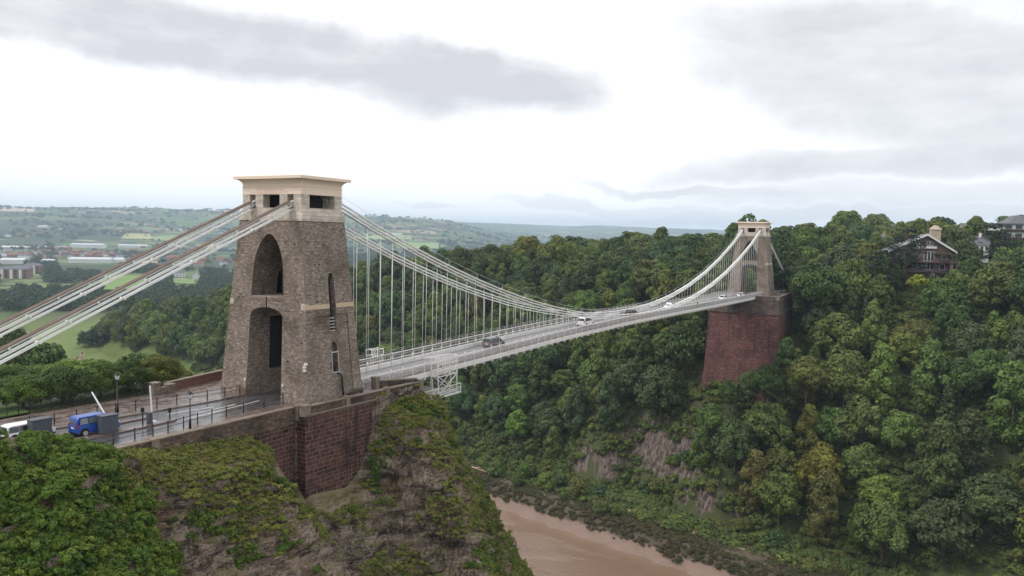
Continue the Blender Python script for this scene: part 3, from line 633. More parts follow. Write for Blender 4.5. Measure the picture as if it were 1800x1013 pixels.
cloud_of('distant_woodland', 'distant woods and hedgerow trees scattered over the hazy vale and hills', 'woodland', protos, M['leaf_far'], np.column_stack([a, hz-.5]), rng.uniform(.7, 1.35, len(a))*(1+np.clip((rr-1500)/6000, 0, .7)), rng.uniform(0, 6.28, len(a)), rng.integers(0, 3, len(a)))

# ---- cover of the near bluff
def bluff_points(n, x0, x1, y0, y1):
    x, y = rng.uniform(x0, x1, n), rng.uniform(y0, y1, n); i = np.clip(((x+76)/.28).astype(int), 0, len(cx)-1); j = np.clip(((y+68)/.28).astype(int), 0, len(cy)-1)
    return P3[i, j], x, y
p, x, y = bluff_points(34000, -62, 45, -58, -5.5)
edge = -27.5+(fbm(x/5, y/5, 0, 91, 2)-.5)*4+np.clip((-y-17)*.12, 0, 5)
inr = (x < edge) & (y < -6.6-np.clip((x+26)*.0, 0, 0)); patch = fbm(p[:, 0]/3.2, p[:, 1]/3.2, p[:, 2]/3.2, 92, 3)
ivy = inr & (patch > .30)
zone = .16*sm(x, 5, 9)+.10*sm(-y, 8.8, 10)*sm(y, -15, -11)
ivy |= (~inr) & (patch > .70-zone) & (y < -8.8)
ivy |= (x > 9) & (x < 45) & (patch > .52) & (y < -9.5)
ivy &= ~((x > -7) & (x < 16) & (y > -9.2))
ivy &= ~((y > -7.6) & (x > -33))
pi, ci_ = p[ivy], np.where(inr, 1., .62)[ivy]
cloud_of('ivy_scrub', 'bright green ivy and scrub cover on the near cliff and the bank below the toll road', 'scrub', patch_kinds('ivy', M['ivy'], 12, .62, 70, .062, (93, 94, 95), .75), M['ivy'], pi-np.array([0, 0, .1]), rng.uniform(.6, 1.5, len(pi))*ci_, rng.uniform(0, 6.28, len(pi)), rng.integers(0, 3, len(pi)))
p, x, y = bluff_points(64000, -32, 45, -50, -6.35); patch = fbm(p[:, 0]/4.2, p[:, 1]/4.2, p[:, 2]/2.6, 97, 4)+.13*sm(x, 3, 7)+.10*sm(-y, 8.8, 10)*sm(y, -15, -11)
m = ((patch > .56) | ((y > -8.6) & (x > -26) & (x < -9) & (patch > .4))) & (x > -29) & ~((x > -9) & (x < 15) & (y > -8.9)); p = p[m]
cloud_of('dry_grass', 'yellowish grass and moss tufts on the ledges of the rocky bluff', 'grass', patch_kinds('grass_tuft', M['moss'], 7, .34, 34, .045, (98, 99), .7), M['moss'], p, rng.uniform(.5, 1.4, len(p)), rng.uniform(0, 6.28, len(p)), rng.integers(0, 2, len(p)))
# ------------------------------------------------------------------ towers
def cut(obj, cutters):
    for c in cutters:
        md = obj.modifiers.new('cut', 'BOOLEAN'); md.operation = 'DIFFERENCE'; md.solver = 'EXACT'; md.object = c
    bpy.context.view_layer.update(); dg = bpy.context.evaluated_depsgraph_get(); me = bpy.data.meshes.new_from_object(obj.evaluated_get(dg)); old = obj.data
    obj.modifiers.clear(); obj.data = me; me.name = obj.name
    for c in cutters: bpy.data.objects.remove(c)
    return obj
def arch_poly(w0, w1, zb, zs, zt, n=9, pw=2.):           # half widths at the bottom and the springing; curve up to zt
    L = [(-w0, zb), (-w1, zs)]; R = [(w0, zb), (w1, zs)]
    for k in range(1, n): a = k/n; z = zs+(zt-zs)*math.sin(a*math.pi/2); w = w1*math.cos(a*math.pi/2)**(2/pw); L.append((-w, z)); R.append((w, z))
    return [R[0]]+R[1:]+[(0, zt)]+L[1:][::-1]+[L[0]]
def cutter_x(poly, x0, x1, yc=0.):
    b = MB(); b.rings([[(x0, yc+p[0], p[1]) for p in poly], [(x1, yc+p[0], p[1]) for p in poly]]); return b.build('cutter', M['rubble'])
def cutter_y(poly, y0, y1, xc=0.):
    y0, y1 = max(y0, y1), min(y0, y1)
    b = MB(); b.rings([[(xc+p[0], y0, p[1]) for p in poly], [(xc+p[0], y1, p[1]) for p in poly]]); return b.build('cutter', M['rubble'])
HX, HY = (4.3, 3.32), (7.11, 4.94)
def hx(z): return HX[0]+(HX[1]-HX[0])*z/20
def hy(z): return HY[0]+(HY[1]-HY[0])*z/20
def rect(ax, ay, z): return [(-ax, -ay, z), (ax, -ay, z), (ax, ay, z), (-ax, ay, z)]
def tower(x0, dz, near):
    t = thing('bridge_tower', ('tall tapering stone bridge tower in the foreground with round arch and lancet windows' if near else
              'distant stone bridge tower standing on the far red abutment'), 'tower', (x0, 0, dz), 0, 'stone towers of the suspension bridge')
    b = MB(); b.rings([rect(hx(-.6), hy(-.6), -.6), rect(hx(20), hy(20), 20.)]); body = b.build('masonry_body', M['rubble'], t)
    body.parent = None
    cs = [cutter_x(arch_poly(2.86, 2.58, -1, 9.2, 10.3, pw=2.2), -9, 9)]
    cs.append(cutter_x(arch_poly(2.6, 2.42, 11.5, 13.6, 18.5, 12, 1.75), -9, 9 if not near else 2.7))
    for s in (-1, 1):                                  # recesses inside the gateway
        cs.append(cutter_y([(-1.5, 2.6), (1.5, 2.6), (1.5, 8.9), (-1.5, 8.9)], s*2.2, s*4.6, .6))
        cs.append(cutter_y(arch_poly(.7, .7, 11.51, 13.2, 14.4, 6), s*1.8, s*3.9, .75))
        if near:
            cs.append(cutter_y(arch_poly(.50, .46, 7.7, 13.1, 14.3, 6, 2.3), s*4.9, s*8, .42))
            cs.append(cutter_y(arch_poly(.56, .53, 3.1, 5.5, 6.55, 6, 2.3), s*5.9, s*8, .3))
            cs.append(cutter_y([(-2.75, -2), (2.9, -2), (2.7, 9.6), (-2.15, 9.6)], s*(hy(0)-.16), s*9, 0))
    if near:                                           # follow the batter with the shallow side panel
        for c in cs:
            if len(c.data.vertices) == 8 and abs(c.data.vertices[0].co.z+2) < .01:
                for v in c.data.vertices:
                    sgn = 1 if v.co.y > 0 else -1
                    if abs(v.co.y) < 8: v.co.y = sgn*(hy(v.co.z)-.14)
    body = cut(body, cs); body.parent = t
    if near:
        rr = random.Random(4); b = MB()
        for k in range(34):                            # dark blocks stand in for the shade in putlog holes
            z = rr.choice((2.2, 4.6, 6.8, 8.8, 11.2, 12.9, 15.2, 17.4)); f = rr.random()
            if f < .5:
                y = rr.uniform(-hy(z)+.6, hy(z)-.6)
                if abs(y) > 3: b.box(-hx(z)-.012, -hx(z)+.08, y-.09, y+.09, z-.09, z+.09)
            else:
                x = rr.uniform(-hx(z)+.6, hx(z)-.6)
                if z < 9.6: continue
                if abs(x-.4) > .8: b.box(x-.09, x+.09, -hy(z)-.012, -hy(z)+.1, z-.09, z+.09)
        b.build('dark_putlog_block', M['dark'], t)
    for s in (-1, 1):
        b = MB(); zz = (10.35, 10.85)
        a0, a1 = hy(zz[0])+.05, hy(zz[1])+.05; e0, e1 = hx(zz[0])+.05, hx(zz[1])+.05
        for xa, xb in (((-e0, -.1), (.95, e0)) if near else ((-e0+.3, e0-.3),)):
            b.rings([[(xa, s*(a0-.3), zz[0]), (xb, s*(a0-.3), zz[0]), (xb, s*a0, zz[0]), (xa, s*a0, zz[0])][::s], [(xa, s*(a1-.3), zz[1]), (xb, s*(a1-.3), zz[1]), (xb, s*a1, zz[1]), (xa, s*a1, zz[1])][::s]])
        if s < 0 or not near: b.build('stone_band', M['cream_dirty'], t)
        b = MB(); b.box(-hx(10.9)-.05, -hx(10.9)+.5, s*(hy(10.8)-.55), s*(hy(10.8)+.04), 10.35, 11.0); b.build('corner_block', M['limestone'], t)
    b = MB(); b.box(-hx(11.4)-.06, -hx(11.4)+.9, -2.75, 2.75, 11.12, 11.4); b.build('niche_sill', M['coping'], t); b = MB(); b.box(hx(11.4)-.9, hx(11.4)+.06, -2.75, 2.75, 11.12, 11.4); b.build('niche_sill', M['coping'], t)
    for s in (-1, 1):
        b = MB(); b.box(-.88, 2.08, min(s*3.5, s*3.62), max(s*3.5, s*3.62), 2.62, 8.88); [b.box(-.88, 2.08, min(s*3.42, s*3.5), max(s*3.42, s*3.5), z, z+.08) for z in (4.2, 5.9, 7.5)]; b.build('gateway_dark_panel', M['dark'], t)  # dark ribbed panel added at the recess back to imitate its shade
        b = MB(); b.box(.06, 1.44, min(s*3.2, s*3.3), max(s*3.2, s*3.3), 11.52, 14.3); b.build('niche_dark_panel', M['dark'], t)  # dark sheet in the niche doorway, standing in for the shade inside
    # belt, attic storey, frieze and cornice
    b = MB(); b.rings([rect(3.40, 5.02, 20.), rect(3.36, 4.99, 20.62)]); b.rings([rect(3.26, 4.82, 20.62), rect(3.2, 4.72, 21.25)]); b.build('belt_course', M['limestone'], t)
    w = .95; ZA, ZB = 21.25, 22.91
    for s in (-1, 1):
        xo, xi = s*3.12, s*(3.12-w)
        for ya, yb in ((3.47, 4.64), (1.3, 2.55), (-2.5, -1.3), (-4.64, -3.42)): b = MB(); b.box(min(xo, xi), max(xo, xi), ya, yb, ZA, ZB); b.build('attic_pier', M['limestone'], t)
    for s in (-1, 1):
        yo, yi = s*4.64, s*(4.64-w)
        for xa, xb in ((-3.12+w, -1.92), (1.97, 3.12-w)): b = MB(); b.box(xa, xb, min(yo, yi), max(yo, yi), ZA, ZB); b.build('attic_pier', M['limestone'], t)
    b = MB()
    for s in (-1, 1):
        b.box(min(s*3.16, s*2.5), max(s*3.16, s*2.5), -1.28, 1.28, ZA, ZA+.17); b.box(-1.98, 2.02, min(s*4.70, s*4.0), max(s*4.70, s*4.0), ZA, ZA+.2)
    b.build('window_sill', M['limestone'], t)
    b = MB(); b.box(-1.6, 1.6, -3.2, -2.6, ZA, ZB-.3); b.box(-1.6, 1.6, 2.6, 3.2, ZA, ZB-.3); b.box(-1.3, 1.9, -2.45, 2.45, ZA, ZB-.004); b.box(-.3, 1.9, -1.0, .2, ZA, ZB-.02); b.build('saddles_and_dark_fill', M['dark'], t)  # saddles, plus centre boxes added as dark fill for shade behind the openings
    b = MB(); b.rings([rect(3.14, 4.66, 22.91), rect(3.14, 4.66, 23.74)]); b.build('frieze', M['cream'], t)
    b = MB(); rs = [rect(3.2, 4.72, 23.74), rect(3.2, 4.72, 23.82)]
    for k in range(0, 9): a = k/8*math.pi/2; rs.append(rect(3.1+.66*(1-math.cos(a)), 4.62+.66*(1-math.cos(a)), 23.83+.76*math.sin(a)))
    b.rings(rs); b.rings([rect(3.92, 5.36, 24.59), rect(3.92, 5.36, 24.90), rect(3.75, 5.2, 24.97)]); b.build('cornice', M['cream'], t)
    if near:
        for k, (tx_, wd, sz) in enumerate((('COMMENCED 1836', 2.0, .1), ('ISAMBARD KINGDOM BRUNEL, F.R.S. ENGINEER', 4.9, .1), ('COMPLETED 1864', 2.0, .1), ('JOHN HAWKSHAW F.R.S. & W.H. BARLOW F.R.S. ENGINEERS', 6.6, .1), ('COCHRANE BROTHERS CONTRACTORS', 4.0, .1))):
            cu = bpy.data.curves.new('inscription', 'FONT'); cu.body = tx_; cu.align_x = 'CENTER'; cu.size = .13; cu.extrude = .004
            o = bpy.data.objects.new('inscription', cu); COL.objects.link(o); bpy.context.view_layer.update()
            me = bpy.data.meshes.new_from_object(o.evaluated_get(bpy.context.evaluated_depsgraph_get())); xs = [v.co.x for v in me.vertices]; sx_ = wd/(max(xs)-min(xs))*.9
            bpy.data.objects.remove(o); me.materials.clear(); me.materials.append(M['letter']); me.name = 'inscription'
            for v in me.vertices: v.co = Vector((-3.142-v.co.z, .25-v.co.x*sx_, 23.62-k*.142-.09+v.co.y*.8))
            link('inscription', me, t)
        for z0, z1, xc, hw in ((7.7, 14.2, .42, .5), (3.1, 6.5, .3, .56)):
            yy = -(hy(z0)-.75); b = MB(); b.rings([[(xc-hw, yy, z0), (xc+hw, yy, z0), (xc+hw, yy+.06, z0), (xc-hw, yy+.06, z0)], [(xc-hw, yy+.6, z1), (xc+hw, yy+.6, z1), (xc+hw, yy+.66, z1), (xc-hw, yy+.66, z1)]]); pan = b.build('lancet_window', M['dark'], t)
            b = MB()
            if z0 < 5:
                for dx in (-.5, .5): b.beam((xc+dx, -(hy(z0)-.1), z0), (xc+dx, -(hy(5.6)-.1), 5.6), .07, .07)
                b.beam((xc-.55, -(hy(5.4)-.06), 5.4), (xc+.55, -(hy(5.4)-.06), 5.4), .08, .12); b.beam((xc-.6, -(hy(3.1)-.02), 3.15), (xc+.6, -(hy(3.1)-.02), 3.15), .1, .1)
            else:
                for k in range(5): z = 7.8+.35*k; b.beam((xc-.46, -(hy(z)-.3), z), (xc+.46, -(hy(z)-.3), z), .06, .1)
            b.build('window_frame', M['white2'], pan)
        b = MB(); b.tube([(.5, -hy(3.0)-.02, 3.05), (.95, -hy(2.7)-.1, 2.75), (1.0, -hy(.1)-.1, .1)], .09, 8); b.build('drain_pipe', M['black'], t)
        for (x, y, z) in ((-hx(4.2)-.1, -hy(4.2)+.25, 4.25), (-hx(3.9)-.1, -hy(3.9)+.25, 3.9), (-hx(4)-.1, -hy(4)+.1, 4.6)):
            b = MB(); b.box(x-.16, x+.1, y-.16, y+.16, z-.12, z+.12); b.beam((x+.05, y, z), (x+.3, y, z-.1), .05, .05); b.build('floodlight', M['white'], t)
        for y in (2.95, -3.1):
            b = MB(); b.box(-hx(1.9)-.1, -hx(1.9)+.02, y-.1, y+.1, 1.75, 2.05); b.build('wall_lamp', M['white'], t)
        b = MB(); b.beam((-hx(10.4)-.04, 0, 10.3), (-hx(11.4)-.08, 0, 11.45), .07, .07); b.build('cable', M['black'], t)
    return t
tower(0, 0, True); tower(214, .45, False)

# ------------------------------------------------------------------ the bridge itself
def deck_z(x): return np.interp(x, [-2, 4, 19, 30, 45, 62, 90, 126, 170, 207, 216], [-.05, -.25, -.1, .12, .42, .75, .95, .70, .3, .05, .05])
_dx = np.arange(-2, 216, 1.); _dz = np.convolve(np.pad(deck_z(_dx), 8, mode='edge'), np.ones(17)/17, 'valid')
def dk(x): return float(np.interp(x, _dx, _dz))
BX0, BX1 = 4.6, 209.4; PW = (BX1-BX0)/84.
bridge = thing('suspension_bridge', 'long white iron suspension bridge with chains, hanger rods and lattice parapets spanning the gorge', 'bridge', (0, 0, 0))
stations = [BX0+PW*k for k in range(85)]
def strip(name, mat, y0, y1, z0, z1, parent=bridge):
    b = MB(); b.rings([[(x, y0, dk(x)+z0), (x, y1, dk(x)+z0), (x, y1, dk(x)+z1), (x, y0, dk(x)+z1)] for x in stations]); return b.build(name, mat, parent)
strip('roadway', M['deck_road'], -2.85, 2.85, -.3, 0.); 
for s in (-1, 1):
    strip('footway', M['flag'], *sorted((s*3.2, s*4.62)), -.25, .05)
    strip('edge_girder', M['white'], *sorted((s*4.63, s*4.78)), -.42, .12)
    g = strip('stiffening_girder', M['white'], *sorted((s*2.98, s*3.12)), -.55, .62)
    b = MB()
    for i, x in enumerate(stations[:-1]): b.beam((x, s*3.05, dk(x)+1.02), (stations[i+1], s*3.05, dk(stations[i+1])+1.02), .09, .07)
    for x in stations: b.beam((x, s*3.05, dk(x)+.6), (x, s*3.05, dk(x)+1.02), .06, .06)
    for i, x in enumerate(stations): b.box(x-.05, x+.05, min(s*2.94, s*3.16), max(s*2.94, s*3.16), dk(x)-.5, dk(x)+.6)
    b.build('guard_rail', M['white'], g)
    p = MB(); lt = MB()
    for i, x in enumerate(stations):
        z = dk(x); p.beam((x, s*4.72, z-.42), (x, s*4.72, z+1.3), .1, .12, up=(1, 0, 0)); p.beam((x, s*4.72, z+1.3), (x, s*4.98, z+1.62), .035, .035); p.beam((x, s*4.98, z+1.62), (x, s*4.72, z+1.95), .03, .03)
        if i < 84:
            x1 = stations[i+1]; z1 = dk(x1)
            for h, w_ in ((1.34, .12), (.22, .07)): p.beam((x, s*4.72, z+h), (x1, s*4.72, z1+h), .09, w_)
            p.beam((x, s*4.72, z+1.0), (x1, s*4.72, z1+1.0), .03, .05)
            for h in (1.62, 1.95): p.beam((x, s*(4.98 if h < 1.7 else 4.72), z+h), (x1, s*(4.98 if h < 1.7 else 4.72), z1+h), .015, .015)
            for k in range(7):
                a0, a1 = k/7, (k+1)/7
                for (c0, c1) in ((a0, a1), (a1, a0)): lt.beam((x+(x1-x)*c0, s*4.72, z+(z1-z)*c0+.24), (x+(x1-x)*c1, s*4.72, z+(z1-z)*c1+1.3), .03, .07)
    po = p.build('lattice_parapet', M['white'], bridge); lt.build('lattice', M['lattice'], po)
b = MB()
for i, x in enumerate(stations):
    z = dk(x)-.3; b.box(x-.09, x+.09, -4.95, 4.95, z-.38, z-.02)
    if i < 84 and i % 2 == 0:
        x2 = stations[min(i+2, 84)]; b.beam((x, -2.9, z-.3), (x2, 2.9, dk(x2)-.6), .09, .09); b.beam((x, 2.9, z-.3), (x2, -2.9, dk(x2)-.6), .09, .09)
b.build('cross_girder', M['white'], bridge)
# chains: three tiers of flat links each side
def cz_(x):
    return 1.4+.00193*(x-107.5)**2+.3*x/214
LSTEP = 2.44
def chain(y, xs, zf, tier, name, land=False):
    b = MB(); off = (1-tier)*.44; pts = [(x, y, zf(x)+off) for x in xs]
    for i in range(len(pts)-1):
        w_ = .34 if i % 2 else .42
        for j in (-1, 0, 1): b.beam(np.add(pts[i], (0, j*w_/3, 0)), np.add(pts[i+1], (0, j*w_/3, 0)), w_/3-.03, .14)
    for q in pts[0:]: b.tube([(q[0], y-.30, q[2]), (q[0], y+.32, q[2])], .125, 10, 0)
    return b.build(name, M['chain_white'], bridge)
for s in (-1, 1):
    for tier in (0, 1, 2):
        xs = [2.3]+[4.6+LSTEP*(k) for k in range(tier, 85, 3)]+[211.7]; xs = [x for i, x in enumerate(xs) if i == 0 or x-xs[i-1] > .5]
        chain(s*3.05, xs, cz_, tier, 'main_chain')
        zl = lambda x: cz_(2.3)-.432*(-x-2.3+4.6)+.0 if x < 0 else 0
        xl = [-2.3]+[-3.4-7.3*k-2.43*tier for k in range(0, 11)]
        chain(s*3.05, xl, lambda x: 22.95+.434*x, tier, 'land_chain', True)
        xf = [216.3]+[217.6+7.3*k+2.43*tier for k in range(0, 7)]; xf = [x for x in xf if x < 262]
        chain(s*3.05, xf, lambda x: 23.2-.434*(x-214), tier, 'land_chain', True)
    b = MB(); b.beam((-3.4, s*3.05, 22.95-.434*3.4+.60), (-77, s*3.05, 22.95-.434*77+.60), .66, .07); b.build('cover_plate', M['chain_top'], bridge); b = MB(); b.beam((218, s*3.05, 23.2-.434*4+.60), (262, s*3.05, 23.2-.434*48+.60), .66, .07); b.build('cover_plate', M['chain_top'], bridge)
    b = MB(); xs = [4.6+LSTEP*k for k in range(0, 85, 3)]
    for i in range(len(xs)-1): b.beam((xs[i], s*3.35, cz_(xs[i])+1.15), (xs[i+1], s*3.35, cz_(xs[i+1])+1.15), .03, .03)
    for x in xs: b.beam((x, s*3.35, cz_(x)+.4), (x, s*3.35, cz_(x)+1.15), .03, .03)
    b.build('chain_handrail', M['white'], bridge)
rods = []
for s in (-1, 1):
    for k in range(84):
        x = 4.6+LSTEP*k
        if cz_(x)-.5-(dk(x)+.6) < .15: continue
        rods.append((project((x, s*3.05, 5))[2], x, s))
rods.sort(); b = MB()
for i, (dep, x, s) in enumerate(rods):
    q = MB() if i < 100 else b; tier = round((x-4.6)/LSTEP) % 3
    q.tube([(x, s*3.05, dk(x)+.6), (x, s*3.05, cz_(x)+(1-tier)*.44)], .036, 6); q.tube([(x, s*3.05, dk(x)+.55), (x, s*3.05, dk(x)+1.25)], .075, 6)
    if i < 100: q.build('hanger_rod', M['white'], bridge)
o = b.build('hanger_rod', M['white'], bridge); tag(o, None, None, None, 'stuff')

# ------------------------------------------------------------------ abutments, terrace, walls
def wall(name, label, pts, top, th, mat, z0=-3., cop=.14, pier=(), parent=None, copm='coping', over=.07):
    t = thing(name, label, 'wall', (pts[0][0], pts[0][1], 0)); o0 = np.array([pts[0][0], pts[0][1], 0.])
    b = MB(); c = MB()
    for i in range(len(pts)-1):
        p, q = np.array([*pts[i], 0.])-o0, np.array([*pts[i+1], 0.])-o0; d = (q-p)/np.linalg.norm(q-p); n = np.array([-d[1], d[0], 0])
        t0, t1 = (top, top) if not hasattr(top, '__len__') else (top[i], top[i+1])
        r = lambda a, z, w_: [tuple(a+n*w_+[0, 0, z]), tuple(a-n*w_+[0, 0, z])]
        b.rings([[*r(p, z0, th/2), *r(p, t0, th/2)[::-1]], [*r(q, z0, th/2), *r(q, t1, th/2)[::-1]]])
        c.rings([[*r(p, t0+.003, th/2+over), *r(p, t0+cop, th/2+over)[::-1]], [*r(q, t1+.003, th/2+over), *r(q, t1+cop, th/2+over)[::-1]]])
    b.build('masonry', mat, t); c.build('coping', M[copm], t)
    for (x, y, w_, zt, zb) in pier:
        b = MB(); x -= o0[0]; y -= o0[1]; b.box(x-w_/2, x+w_/2, y-w_/2, y+w_/2, zb, zt); b.box(x-w_/2-.06, x+w_/2+.06, y-w_/2-.06, y+w_/2+.06, zt, zt+.16); b.build('pier', M['coping'], t)
    return t
# near abutment: battered red block with a ledge, and the older wall running left
ab = thing('bridge_abutment', 'dark red sandstone block wall below the near tower', 'abutment', (0, 0, 0), 0, 'bridge abutments')
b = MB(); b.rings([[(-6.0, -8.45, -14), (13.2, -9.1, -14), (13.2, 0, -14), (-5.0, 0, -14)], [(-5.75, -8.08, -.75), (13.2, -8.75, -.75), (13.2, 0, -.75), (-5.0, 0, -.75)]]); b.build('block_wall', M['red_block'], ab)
b = MB(); b.rings([[(-5.85, -8.18, -.75), (13.3, -8.85, -.75), (13.3, 0, -.75), (-5.0, 0, -.75)], [(-5.95, -8.3, -.5), (13.3, -8.95, -.5), (13.3, 0, -.5), (-5.0, 0, -.5)], [(-5.8, -8.1, -.42), (13.3, -8.8, -.42), (13.3, 0, -.42), (-5., 0, -.42)]]); b.build('string_course', M['coping'], ab)
b = MB(); b.box(-16, -4.9, -6.62, -5.2, -9, -1.3); b.build('retaining_wall', M['red_block'], ab)
wall('parapet_wall', 'low rubble parapet wall running along the foot of the near tower', [(-5.5, -7.9), (13.0, -8.6)], .34, .5, M['rubble_dark'], -.42, .12, [(-5.55, -7.85, .85, .42, -.6), (.45, -8.12, .62, .42, -.5), (7.0, -8.36, .62, .42, -.5), (13.1, -8.6, .75, .5, -.6)])
wall('parapet_wall', 'brown rubble wall dropping from the toll road pavement above the brambles', [(-62, -6.0), (-30, -6.15), (-5.9, -6.45)], [.12, .12, .2], .55, M['rubble_dark'], -1.6, .12, [(-5.6, -6.9, .6, .34, -1.2), (-22.2, -6.2, .8, .15, -2.)])
pa, pb = gz(660, 684, 0), gz(733, 673, 0)
wall('wing_wall', 'short dark stone wing wall between the bridge deck and the parapet corner', [(pa[0], pa[1]), (12.7, -8.4)], [.95, .75], .5, M['rubble_dark'], -.5, .14, [(pa[0], pa[1], .75, 1.35, -.3)])
wall('parapet_wall', 'red-brown brick wall left of the near tower behind the pavement', [(-8.2, 11.6), (3.0, 13.2), (12, 13.4)], [1.0, 1.15, 1.15], .45, M['brick'], -6, .14)
t = thing('gate_pier', 'pair of square stone gate piers at the end of the brick wall', 'gate piers', (-9.8, 10.6, 0))
for x, y, h in ((-.35, .3, 1.35), (1.25, -.1, 1.0)):
    b = MB(); b.box(x-.42, x+.42, y-.42, y+.42, -.2, h); b.box(x-.5, x+.5, y-.5, y+.5, h, h+.16); b.build('pier', M['rubble'], t)
b = MB(); b.box(.07, .83, -.25, .25, -.2, .8); b.box(.0, .83, -.3, .3, .8, .9); b.build('link_wall', M['rubble'], t)
# far abutment
fa = thing('bridge_abutment', 'massive red sandstone abutment under the far tower, streaked with white', 'abutment', (0, 0, 0), 0, 'bridge abutments')
def oct_(x0, x1, y0, y1, z, c=0): return [(x0, y0-1.25, z), (x1+5.2, y0+.3, z), (x1+5.2, y1+.4, z), (x0, y1+.4, z)]
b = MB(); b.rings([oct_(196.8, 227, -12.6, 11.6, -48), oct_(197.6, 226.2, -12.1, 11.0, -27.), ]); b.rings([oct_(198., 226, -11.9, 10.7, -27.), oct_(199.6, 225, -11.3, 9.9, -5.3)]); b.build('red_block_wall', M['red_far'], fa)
b = MB(); b.rings([oct_(199.2, 225.4, -11.7, 10.3, -5.3), oct_(199.2, 225.4, -11.7, 10.3, -4.8)]); b.rings([oct_(199.5, 225.1, -11.35, 9.9, -4.8), oct_(199.6, 225, -11.3, 9.8, -.75)]); b.rings([oct_(199.4, 225.2, -11.5, 10, -.75), oct_(199.4, 225.2, -11.5, 10, -.45)]); b.build('grey_upper_wall', M['grey_ashlar'], fa)
b = MB()
b.beam((199.9, -12.25, .085), (230, -10.75, .085), .5, 1.07)
for (x0, x1, y0, y1) in ((200.2, 225, 9.5, 10.), (199.6, 200.1, -12.0, -5.0), (199.6, 200.1, 5.0, 9.5), (229.5, 230, -10.5, -5.)): b.box(x0, x1, y0, y1, -.45, .62)
b.build('parapet', M['grey_ashlar'], fa)
b = MB()
b.beam((200.3, -12.23, .70), (230, -10.75, .70), .7, .155)
for (x0, x1, y0, y1) in ((200.3, 225.1, 9.4, 10.1), (199.5, 200.2, -11.8, -5.0), (199.5, 200.2, 5.0, 9.4)): b.box(x0, x1, y0, y1, .622, .78)
for x, y in ((200, -12.2), (214.5, -11.5), (229.6, -10.8)): b.box(x-.45, x+.45, y-.5, y+.4, -.44, .95)
b.build('coping', M['coping'], fa)
b = MB(); b.box(205, 229, -10.4, -4.9, -.45, .3); b.box(205, 226, 4.9, 9.2, -.45, .3); b.box(209.5, 226, -4.9, 4.9, -.45, .05); tag(b.build('pavement', M['flag']), kind='structure')
b = MB(); b.prism([(226, -4), (275, -5.5), (330, -8), (330, 2), (275, 4), (226, 4)], -.5, .06); tag(b.build('road', M['deck_road']), kind='structure')

# near terrace: road, pavements, islands, lines
NR = [(-62, -5.0), (-26, -5.0), (-16, -4.25), (-4.5, -3.75), (-4.2, -2.84)]       # kerb lines
FR = [(-62, 5.4), (-24, 4.5), (-19, 4.1), (-14, 3.6), (-9.5, 3.15), (-4.2, 2.9), (-4.2, 2.84)]
b = MB(); b.prism(NR+[(5, -2.84), (5, 2.84)]+FR[::-1], -.2, .0); tag(b.build('road', M['asphalt']), kind='structure')
b = MB(); b.prism(FR[::-1][1:]+[(-62, 5.4), (-62, 12.9), (-11, 11.6), (-8.6, 12.2), (3.6, 13.0), (4.8, 7.4), (4.8, 6.9), (-4.25, 6.9)][1:], -.2, .13); tag(b.build('pavement', M['flag']), kind='structure')
b = MB(); b.prism([(-62, -5.0), (-26, -5.0), (-16, -4.25), (-4.5, -3.75), (-4.35, -3.3), (-4.35, -7.3), (4.4, -7.3), (4.4, -3.), (13, -3.), (13.2, -8.5), (-5.6, -7.9), (-5.6, -6.3), (-62, -5.8)], -.2, .12); tag(b.build('pavement', M['flag']), kind='structure')
b = MB(); b.prism([(4.4, -4.7), (13, -4.7), (13, 4.7), (4.4, 4.7)], -.3, -.004+.0); b.box(-4, 5, 7, 13, -.3, .1)
tag(b.build('pavement', M['flag']), kind='structure')
for (poly, nm) in (([(-27, -1.4), (-16.6, -1.35), (-15.9, -.9), (-16.6, -.4), (-27, -.15)], 0), ([(-28.6, 1.75), (-17.2, 1.75), (-16.7, 2.05), (-17.2, 2.4), (-28.6, 2.75)], 1)):
    b = MB(); b.prism(poly, -.1, .14); tag(b.build('kerb_island', M['flag']), kind='structure')
b = MB()
def dash(x0, y0, x1, y1, w_=.1): b.beam((x0, y0, .006), (x1, y1, .006), w_, .008)
dash(-15, -1.4, -5, -.3, .12); dash(-15, 1.9, -10, 1.0, .12); dash(-60, -4.7, -26.5, -4.7); dash(-26.5, -4.7, -16.5, -3.95); dash(-13, -.3, -8, .1, .3); dash(-17.5, .0, -17.5, 1.5, .25); dash(-60, -3., -27.5, -2.9)
tag(b.build('road_marking', M['white']), kind='structure')
lw = MB(); lw.add([(-66, 13.2, .02), (-22.5, 13.2, .02), (-20, 22, -.15), (-66, 28, -.4)], [(0, 1, 2, 3)]); tag(lw.build('lawn', M['lawn']), kind='structure')
